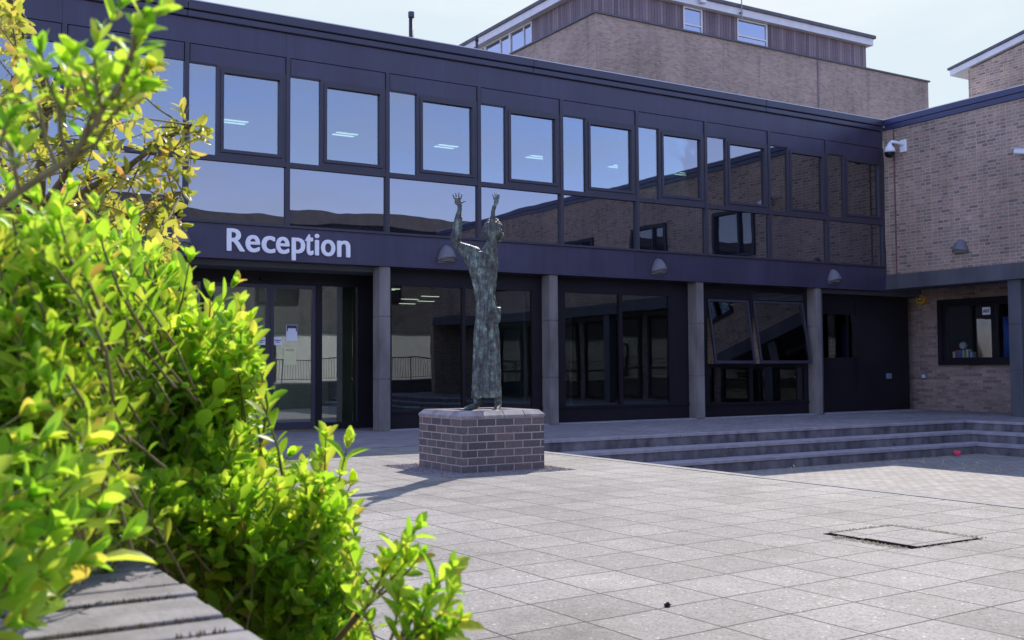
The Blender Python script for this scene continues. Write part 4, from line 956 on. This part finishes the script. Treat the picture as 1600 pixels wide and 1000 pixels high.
# ------------------------------------------------------------------ manhole cover, small finds
mc = thing('manhole_cover', 'slab-filled square manhole cover with open dark gap sunk in the paving', 'manhole cover', (5.24, 4.2, 0))
fm = MB(); X0, X1, Y0, Y1 = 4.925, 5.545, 3.885, 4.52
fm.box(X0, X1, Y0, Y1, .0008, .003); fm.build('gap', 'shadow_gap', mc)
fm = MB(); fm.box(X0+.07, X1-.022, Y0+.02, (Y0+Y1)/2+.05, .001, .0058); fm.box(X0+.05, X1-.022, (Y0+Y1)/2+.055, Y1-.022, .001, .0052); 
fm.build('cover', 'slabs', mc)
fm = MB(); gr = random.Random(8)
for (a0, a1, b0, b1, n) in ((X0+.05, X1, Y1-.035, Y1+.02, 150), (X1-.03, X1+.04, Y0, Y1, 170), (X0-.07, X0-.004, Y0, Y1-.12, 260), (X0, X1, Y0-.03, Y0+.01, 50)):
    for i in range(n):
        x, y = gr.uniform(a0, a1), gr.uniform(b0, b1); r = gr.uniform(.002, .008); b = len(fm.v); h = gr.uniform(.001, .006); a = gr.uniform(0, 6.28)
        fm.v += [(x+r*math.cos(a+k*2.09), y+r*math.sin(a+k*2.09), .004) for k in range(3)]+[(x, y, .006+h)]; fm.f += [(b, b+1, b+3), (b+1, b+2, b+3), (b+2, b, b+3)]
fm.build('dry_moss', 'dead_grass', mc)['kind'] = 'stuff'
def crumple(name, c, r, mat, label, cat, seed, flat=.7):
    me = ell(c, r, r, r*flat, 12); gr_ = random.Random(seed)
    mb = MB(); mb.v = [tuple(Vector(v.co)+Vector((gr_.uniform(-1, 1), gr_.uniform(-1, 1), gr_.uniform(-1, 1)))*r*.28) for v in me.vertices]; mb.f = [tuple(q.vertices) for q in me.polygons]
    return tag(mb.build(name, mat), label, cat)
crumple('paper_scrap', (16.1, 11.72, -.485), .055, 'red_paper', 'crumpled red paper scrap at the foot of the steps', 'litter', 2)
crumple('stone_chip', (2.886, 3.511, .008), .014, 'black_plastic', 'small black stone chip on the sunlit paving near the front', 'stone', 4)
gr = random.Random(21)
wl = ['tuft of pale dry weed in the sunken court just below the red scrap', 'two-stalked dry weed in the sunken court, second from the red scrap', 'short dry weed at the shadow edge, third from the red scrap', 'upright dry weed in the sunken court, fourth from the red scrap', 'dry weed in the sunken court nearest the right picture edge', 'single white-tipped dry weed where the sunken court meets the kerb']
for k, (x, y) in enumerate(((14.11, 10.87), (14.16, 10.57), (14.08, 10.12), (14.11, 9.97), (14.13, 9.6), (11.73, 11.28))):
    t = MB()
    for s_ in range(5 if k == 0 else 3):
        a = gr.uniform(0, 6.28); h = gr.uniform(.05, .13); bx, by = x+gr.uniform(-.05, .05), y+gr.uniform(-.05, .05)
        tip = (bx+math.cos(a)*.03, by+math.sin(a)*.03, -.54+h)
        t.tube([(bx, by, -.541), (bx+math.cos(a)*.01, by+math.sin(a)*.01, -.54+h*.6), tip], [.003, .0025, .002], 5)
        t.lathe([(0, -.012), (.009, -.004), (.010, .004), (0, .014)], tip, n=6)
    tag(t.build('weed', 'dead_grass'), wl[k], 'weed', 'dry weeds in the sunken court')
# cast-off leaves and grit along the foot of the steps
gm = MB()
for i in range(420):
    u = gr.random(); 
    if u < .5: x, y = gr.uniform(13.5, 16.8), 11.85-abs(gr.gauss(0, .06))
    else: x, y = 16.85-abs(gr.gauss(0, .06)), gr.uniform(8, 11.8)
    r = gr.uniform(.006, .02); b = len(gm.v); a = gr.uniform(0, 6.28)
    gm.v += [(x+r*math.cos(a+q*2.09), y+r*math.sin(a+q*2.09), -.538+gr.uniform(0, .012)) for q in range(3)]; gm.f.append((b, b+1, b+2))
tag(gm.build('leaf_litter', 'dead_grass'), kind='stuff')

# ------------------------------------------------------------------ planter wall at the near left
pw = thing('planter_wall', 'low wall with soldier brick coping at the near left, leaves lying over it', 'wall', (.15, 1.2, 0))
B(-.02, .355, .35, 1.98, -.02, .585).build('wall_body', 'brick_plinth', pw)
cm = MB(); y = .35; gr = random.Random(5)
while y < 2.0:
    dx = gr.uniform(-.004, .004); dz = gr.uniform(-.0025, .0025); cm.box(-.05+dx, .382+dx, y+.0045, y+.0695, .586, .70+dz); y += .074
plain('coping_grey', (0.235, 0.22, 0.23), 0.7, 0, 0.34, 11, (1, 1, 1), 0.002, 90)
cm.build('coping', 'coping_grey', pw, bevel=.004)
B(-.04, .374, .356, 1.99, .59, .686).build('mortar_bed', 'moss', pw)
mm = MB()
for i in range(6500):
    k = gr.randint(0, 22); x, y = gr.uniform(-.03, .36), .35+.074*k+gr.gauss(0, .004)
    if mnoise.noise(Vector((x*9, y*9, 0))) < -.12: continue
    r = gr.uniform(.0015, .0055); b = len(mm.v); a = gr.uniform(0, 6.28)
    mm.v += [(x+r*math.cos(a+q*2.09), y+r*math.sin(a+q*2.09), .686) for q in range(3)]+[(x, y, .698+r*1.2)]; mm.f += [(b, b+1, b+3), (b+1, b+2, b+3), (b+2, b, b+3)]
mm.build('joint_moss', 'moss', pw)['kind'] = 'stuff'
tag(B(-.9, 1.25, 1.99, 4.2, .0005, .05).build('planting_bed', 'soil'), kind='structure')
tag(B(.39, 1.25, .5, 1.985, .0005, .04).build('planting_strip', 'soil'), kind='structure')

# ------------------------------------------------------------------ leaves
def leaf_template(wide=.46, fold=.30, droop=.22):
    rows = [(0, .10), (.22, .62), (.5, 1.0), (.78, .80), (.93, .38)]
    V, Fc = [], []
    for (t_, w_) in rows:
        hw = w_*wide/2; zc = -droop*t_*t_
        V += [(-hw, t_, zc+hw*fold*2*.6), (0, t_, zc), (hw, t_, zc+hw*fold*2*.6)]
    V.append((0, 1.0, -droop*1.05))
    for i in range(len(rows)-1):
        for j in (0, 1): Fc.append((i*3+j, i*3+j+1, (i+1)*3+j+1, (i+1)*3+j))
    l = (len(rows)-1)*3; Fc += [(l, l+1, l+3), (l+1, l+2, l+3)]
    return np.array(V), Fc
class Foliage:
    def __init__(s, tmpl, seed): s.tv, s.tf = tmpl; s.V = []; s.n = 0; s.r = random.Random(seed); s.tw = MB()
    def leaf(s, p, d, nrm, size):
        y = d.normalized(); z = (nrm-y*nrm.dot(y))
        if z.length < 1e-4: z = y.orthogonal()
        z.normalize(); x = y.cross(z)
        M = np.array([x[:], y[:], z[:]])
        tv = s.tv.copy(); tv[:, 2] *= s.r.uniform(.3, 1.7); tv[:, 0] *= s.r.uniform(.85, 1.15)
        s.V.append(tv @ M * size + np.array(p[:])); s.n += 1
    def shoot(s, p0, p1, nodes, size, sag=0.0, start=.25, r0=.0028, spread=(1.25, .45), pairs=True, twig=True):
        R_ = s.r; ax = (p1-p0); ln = ax.length
        bend = Vector((R_.uniform(-1, 1), R_.uniform(-1, 1), R_.uniform(-.4, .4)))*ln*.10
        def P(t_): return p0+ax*t_+bend*math.sin(math.pi*t_)+Vector((0, 0, -sag*ln*t_*t_))
        if twig: s.tw.tube([P(q) for q in (0, .35, .7, 1)], [r0, r0*.85, r0*.65, r0*.4], 5, False)
        ph = R_.uniform(0, 6.28)
        for k in range(nodes):
            u = k/max(1, nodes-1); t_ = start+(1-start)*u
            q = P(t_); d = (P(min(1, t_+.03))-P(t_-.03)).normalized()
            a = d.orthogonal().normalized(); b = d.cross(a)
            ang = spread[0]*(1-u)+spread[1]*u; ph += 1.57 if pairs else 2.4
            for s2 in ((0, math.pi) if pairs else (0,)):
                th = ph+s2+R_.uniform(-.35, .35); rad_ = a*math.cos(th)+b*math.sin(th)
                an = ang+R_.uniform(-.25, .25); ld = d*math.cos(an)+rad_*math.sin(an)+Vector((0, 0, .10))
                nn = d*math.sin(an)-rad_*math.cos(an)+Vector((R_.uniform(-.3, .3), R_.uniform(-.3, .3), R_.uniform(0, .5)))
                s.leaf(q, ld, nn, size*R_.choice((.62, .8, .9, 1.0, 1.0, 1.1, 1.22))*R_.uniform(.92, 1.08)*(1-.25*(1-u)*(u < .25))*(.75 if u > .97 else 1))
        # tip rosette
        d = (P(1)-P(.94)).normalized(); a = d.orthogonal().normalized(); b = d.cross(a)
        for k in range(3):
            th = k*2.1+ph; an = R_.uniform(.15, .45); rad_ = a*math.cos(th)+b*math.sin(th)
            s.leaf(P(1), d*math.cos(an)+rad_*math.sin(an), d*math.sin(an)-rad_*math.cos(an), size*R_.uniform(.5, .85))
    def build(s, parent, mat, twigmat, name='foliage'):
        V = np.concatenate(s.V); nv = len(s.tv); off = np.array(parent.location[:])
        F = [tuple(i+j*nv for i in f) for j in range(s.n) for f in s.tf]
        me = bpy.data.meshes.new(name); me.from_pydata((V-off).tolist(), [], F); me.materials.append(MT[mat])
        me.polygons.foreach_set('use_smooth', [True]*len(me.polygons))
        o = bpy.data.objects.new(name, me); C.objects.link(o); o.parent = parent
        s.tw.build('branches', twigmat, parent, smooth=True, recalc=False); return o

def interp(pts, x):
    for (a, b), (c, d) in zip(pts, pts[1:]):
        if a <= x <= c: return b+(d-b)*(x-a)/(c-a)
    return pts[-1][1] if x > pts[-1][0] else pts[0][1]
# evergreen shrub
shrub = thing('evergreen_shrub', 'large glossy lime-green evergreen shrub in the left foreground', 'shrub', (.80, 2.65, 0))
FO = Foliage(leaf_template(.44, .34, .16), 77); R_ = FO.r
ROOT = Vector((.80, 2.65, .03))
top = [(-60, 330), (0, 345), (60, 335), (120, 345), (190, 360), (235, 395), (265, 425), (295, 455), (335, 490), (370, 520), (382, 580), (388, 640), (394, 705), (440, 740), (490, 735), (520, 745), (540, 800), (548, 880), (555, 1010)]
limbs = []
for k in range(26):
    px = R_.uniform(-40, 520); py = max(interp(top, px)+60, R_.uniform(400, 820)); d = R_.uniform(2.3, 3.0)
    e_ = at(px, py, d); mid = ROOT.lerp(e_, .5)+Vector((R_.uniform(-.1, .1), R_.uniform(-.1, .1), R_.uniform(-.05, .12)))
    pts = [ROOT+Vector((R_.uniform(-.12, .12), R_.uniform(-.12, .12), 0)), ROOT.lerp(mid, .55), mid, mid.lerp(e_, .55)+Vector((0, 0, .03)), e_]
    FO.tw.tube(pts, [.011, .009, .007, .0045, .003], 7, False); limbs += [mid, mid.lerp(e_, .5), e_, ROOT.lerp(mid, .7)]
CEN = Vector((.62, 2.55, .55))
def bush_tip(tip, size=.045, ln=None, nodes=None, up=.55):
    out = (tip-CEN); out.z *= .6; out.normalize()
    d = (out*.75+Vector((0, 0, up))+Vector((R_.uniform(-1, 1), R_.uniform(-1, 1), R_.uniform(-.6, .6)))*.42).normalized()
    ln = ln or R_.uniform(.13, .24); p0 = tip-d*ln
    FO.shoot(p0, tip, nodes or R_.randint(5, 8), size, 0, .15)
    if R_.random() < .16:
        q = min(limbs, key=lambda L_: (L_-p0).length)
        if (q-p0).length < .4: FO.tw.tube([q, q.lerp(p0, .5)+Vector((0, 0, -.03)), p0], [.003, .003, .0028], 5, False)
cnt = 0
while cnt < 1060:
    px = R_.uniform(-60, 560) if cnt < 900 else R_.uniform(170, 360); t0 = interp(top, px)
    lo = 1010 if px > 410 else (790 if px < 200 else 800+(px-200)*.62)
    py = t0+(lo-t0)*R_.random()**.9
    if px > 380 and py < 690: continue
    k_ = min(1, max(0, (px-80)/200)); near = 1.22*(1-k_) + (2.0 if py < 740 else 1.72)*k_
    d = min(near+abs(R_.gauss(0, .15)), 2.9)
    tip = at(px, py, d)
    if tip.z < .12: continue
    if tip.x < .40 and tip.y < 1.98 and tip.z < .80: continue
    bush_tip(tip, .037+.009*min(1, max(0, (d-1.3)/.7)), ln=R_.uniform(.13, .24)*(1+.3*k_)); cnt += 1
for k in range(150):
    bush_tip(at(R_.uniform(235, 395), R_.uniform(500, 770), R_.uniform(1.82, 2.05)), .047, .24, 8, .7)
# outline shoots one can pick out
for (px, py, d) in (lambda Z_: [(x-(16 if x > 230 and y < 700 else 6 if x > 400 else 0), y+(14 if 230 < x < 400 and y < 480 else 0), dd) for (x, y, dd) in Z_])(((15, 300, 1.3), (60, 320, 1.35), (105, 300, 1.5), (150, 330, 1.5), (205, 345, 1.5), (255, 385, 1.6), (285, 415, 1.55), (312, 395, 1.45), (300, 440, 1.5), (345, 450, 1.6), (378, 435, 1.5), (392, 480, 1.55),
                    (405, 505, 1.55), (408, 550, 1.6), (415, 592, 1.5), (398, 640, 1.6), (392, 690, 1.6), (408, 725, 1.6), (455, 715, 1.6), (480, 735, 1.65), (525, 685, 1.5), (548, 700, 1.5), (512, 705, 1.55), (553, 760, 1.6), (556, 800, 1.6),
                    (560, 840, 1.6), (545, 880, 1.55), (380, 520, 1.5), (360, 600, 1.5), (372, 660, 1.6), (350, 690, 1.6), (520, 800, 1.7))):
    bush_tip(at(px, py, d*(1.32 if px > 170 else 1)), .050 if px > 170 else .042, .26 if px > 170 else .2, 8, .8)
# the sprigs leaning out low on the right
for (base, tips) in (((560, 960, 1.55), ((648, 830, 1.5), (632, 880, 1.5), (600, 880, 1.5), (655, 870, 1.5))), ((600, 1040, 1.45), ((700, 892, 1.42), (668, 935, 1.42), (640, 950, 1.45), (706, 930, 1.4), (690, 985, 1.42), (715, 975, 1.42), (622, 935, 1.45), (650, 985, 1.42), (675, 1000, 1.42), (560, 930, 1.5)))):
    b0 = at(*base); FO.tw.tube([ROOT.lerp(b0, .5), b0], [.007, .005], 6, False)
    for (px, py, d) in tips:
        tp = at(px, py, d); j = b0.lerp(tp, .25); FO.tw.tube([b0, j], [.004, .003], 5, False); FO.shoot(j, tp, 6, .042, 0, .3, .0026, (1.05, .35))
# leaves spilling over the near end of the wall
for (px, py, d) in ((20, 700, 1.15), (60, 690, 1.15), (110, 760, 1.15), (40, 780, 1.12), (150, 800, 1.15), (90, 830, 1.12), (20, 850, 1.1), (170, 760, 1.2), (190, 845, 1.16), (60, 900, 1.1), (120, 880, 1.12), (10, 930, 1.06), (0, 800, 1.1), (130, 700, 1.2), (-20, 880, 1.06), (10, 980, 1.04), (-40, 760, 1.05), (75, 740, 1.12), (30, 650, 1.15), (160, 690, 1.25)):
    tp = at(px, py, d); FO.shoot(tp+Vector((-.10, .07, -.03 if py > 850 else -.10)), tp, 5, .050, 0, .2, .0026)
# the long leader rising to the top left
def leader(pxs, rads):
    pts = [at(*q) for q in pxs]; FO.tw.tube(pts, rads, 7, False); return pts
leader([(-30, 345, 1.12), (10, 312, 1.12), (60, 280, 1.12), (112, 248, 1.12), (150, 190, 1.10), (190, 125, 1.08), (215, 60, 1.06), (228, 15, 1.05)], [.0044, .0042, .0038, .0033, .0028, .0023, .0019, .0014])
leader([(112, 248, 1.12), (95, 215, 1.10), (90, 150, 1.10)], [.0028, .0025, .002]); leader([(90, 262, 1.12), (72, 220, 1.12), (60, 160, 1.12)], [.0026, .0022, .0016])
leader([(112, 248, 1.12), (150, 225, 1.12), (178, 175, 1.1)], [.0026, .0022, .0016]); leader([(30, 300, 1.12), (22, 260, 1.1), (18, 225, 1.08)], [.0026, .0022, .0016])
for a, b, n in (((205, 90, 1.06), (230, 5, 1.05), 4), ((195, 110, 1.07), (245, 25, 1.07), 3), ((180, 150, 1.08), (215, 60, 1.06), 5), ((160, 175, 1.09), (150, 70, 1.07), 4), ((170, 160, 1.1), (225, 110, 1.1), 4), ((150, 190, 1.1), (120, 95, 1.08), 4),
                ((90, 160, 1.1), (65, 85, 1.08), 4), ((90, 190, 1.1), (105, 105, 1.1), 5), ((150, 200, 1.1), (190, 130, 1.1), 5), ((60, 190, 1.12), (45, 130, 1.12), 4), ((178, 180, 1.1), (215, 145, 1.1), 4), ((20, 250, 1.08), (12, 200, 1.08), 4),
                ((112, 240, 1.12), (160, 150, 1.14), 6), ((130, 215, 1.1), (175, 110, 1.12), 6), ((25, 262, 1.06), (30, 235, 1.06), 3), ((0, 230, 1.05), (12, 190, 1.05), 3), ((150, 60, 1.1), (185, 15, 1.1), 3)):
    FO.shoot(at(*a), at(*b), n, .036, 0, .25, .0026)
FO.build(shrub, 'leaf_green', 'twig_green')

# small yellowish tree behind the shrub
tree = thing('small_tree', 'small tree with drooping yellow-bronze leaves behind the green shrub', 'tree', tuple(Vector((.2, 3.5, 0))))
FT = Foliage(leaf_template(.42, .25, .30), 5); R_ = FT.r
TB = Vector((.0, 3.45, .03)); TT = at(60, 330, 3.4)
FT.tw.tube([TB, TB.lerp(TT, .4)+Vector((.05, 0, 0)), TT, at(70, 180, 3.3), at(110, 60, 3.25)], [.032, .027, .02, .013, .006], 9, False)
rt = [(0, 60), (40, 62), (60, 78), (110, 90), (160, 70), (200, 72), (235, 85), (245, 120), (240, 160), (262, 175), (300, 180), (318, 195), (322, 240)]
br_ = []
for (pts) in ([(60, 330, 3.4), (130, 300, 3.3), (200, 260, 3.2), (262, 215, 3.1), (300, 195, 3.05)], [(60, 330, 3.4), (120, 250, 3.2), (180, 190, 3.1), (235, 110, 3.05)], [(60, 330, 3.4), (140, 350, 3.2), (220, 330, 3.1), (285, 300, 3.05)], [(65, 250, 3.35), (40, 180, 3.2), (20, 120, 3.1)],
              [(70, 180, 3.3), (150, 130, 3.2), (200, 85, 3.1)], [(60, 330, 3.4), (150, 380, 3.3), (230, 390, 3.2), (270, 400, 3.15)], [(70, 180, 3.3), (60, 60, 3.2), (10, -10, 3.1)], [(60, 330, 3.4), (0, 250, 3.3), (-60, 200, 3.2)]):
    q = [at(*p_) for p_ in pts]; FT.tw.tube(q, [.012*(1-.75*i/len(q)) for i in range(len(q))], 6, False)
    for i in range(len(q)-1):
        for u in (0, .2, .4, .6, .8): br_.append((q[i].lerp(q[i+1], u), (q[i+1]-q[i]).normalized()))
    br_.append((q[-1], (q[-1]-q[-2]).normalized()))
cnt = 0
def inside(px, py):
    if px < 40: return (py < 75 and px < 32) or 120 < py < 430
    if px < 110 and 190 < py < 280 and (px+py) % 7 < 5: return False
    right = interp([(60, 200), (85, 240), (120, 248), (165, 240), (180, 300), (195, 322), (235, 312), (260, 290), (330, 285), (345, 262), (400, 268), (440, 240)], py)
    return px < right and py > interp([(40, 105), (110, 92), (160, 72), (235, 85), (320, 180)], px) and py < 440
while cnt < 240:
    px, py = R_.uniform(-30, 325), R_.uniform(-10, 440)
    if not inside(px, py): continue
    d = 3.1+R_.gauss(0, .22); tip = at(px, py, d)
    b_, dr = min(br_, key=lambda b2: (b2[0]-tip).length + R_.uniform(0, .05))
    dirv = tip-b_
    if dirv.length > .34: p0 = tip-dirv.normalized()*R_.uniform(.16, .24)
    else: p0 = b_
    if (tip-p0).length < .08: p0 = tip-(dr+Vector((0, 0, .2))).normalized()*.14
    FT.tw.tube([b_, p0], [.003, .0025], 4, False)
    FT.shoot(p0, tip, R_.randint(6, 9), .044, .18, .1, .0022, (1.2, .5), pairs=False); cnt += 1
for a, b in (((262, 215, 3.1), (312, 190, 3.05)), ((280, 205, 3.05), (318, 205, 3.05)), ((285, 205, 3.05), (300, 235, 3.05)), ((290, 198, 3.05), (285, 170, 3.05)), ((270, 300, 3.05), (290, 300, 3.05)), ((250, 330, 3.1), (283, 345, 3.05)), ((230, 120, 3.05), (245, 95, 3.05)), ((225, 150, 3.05), (245, 130, 3.05)), ((240, 380, 3.1), (272, 390, 3.05)), ((245, 260, 3.1), (285, 265, 3.05))):
    FT.shoot(at(*a), at(*b), 8, .046, .1, .1, .0024, (1.2, .5), pairs=False)
FT.build(tree, 'leaf_yellow', 'bark')
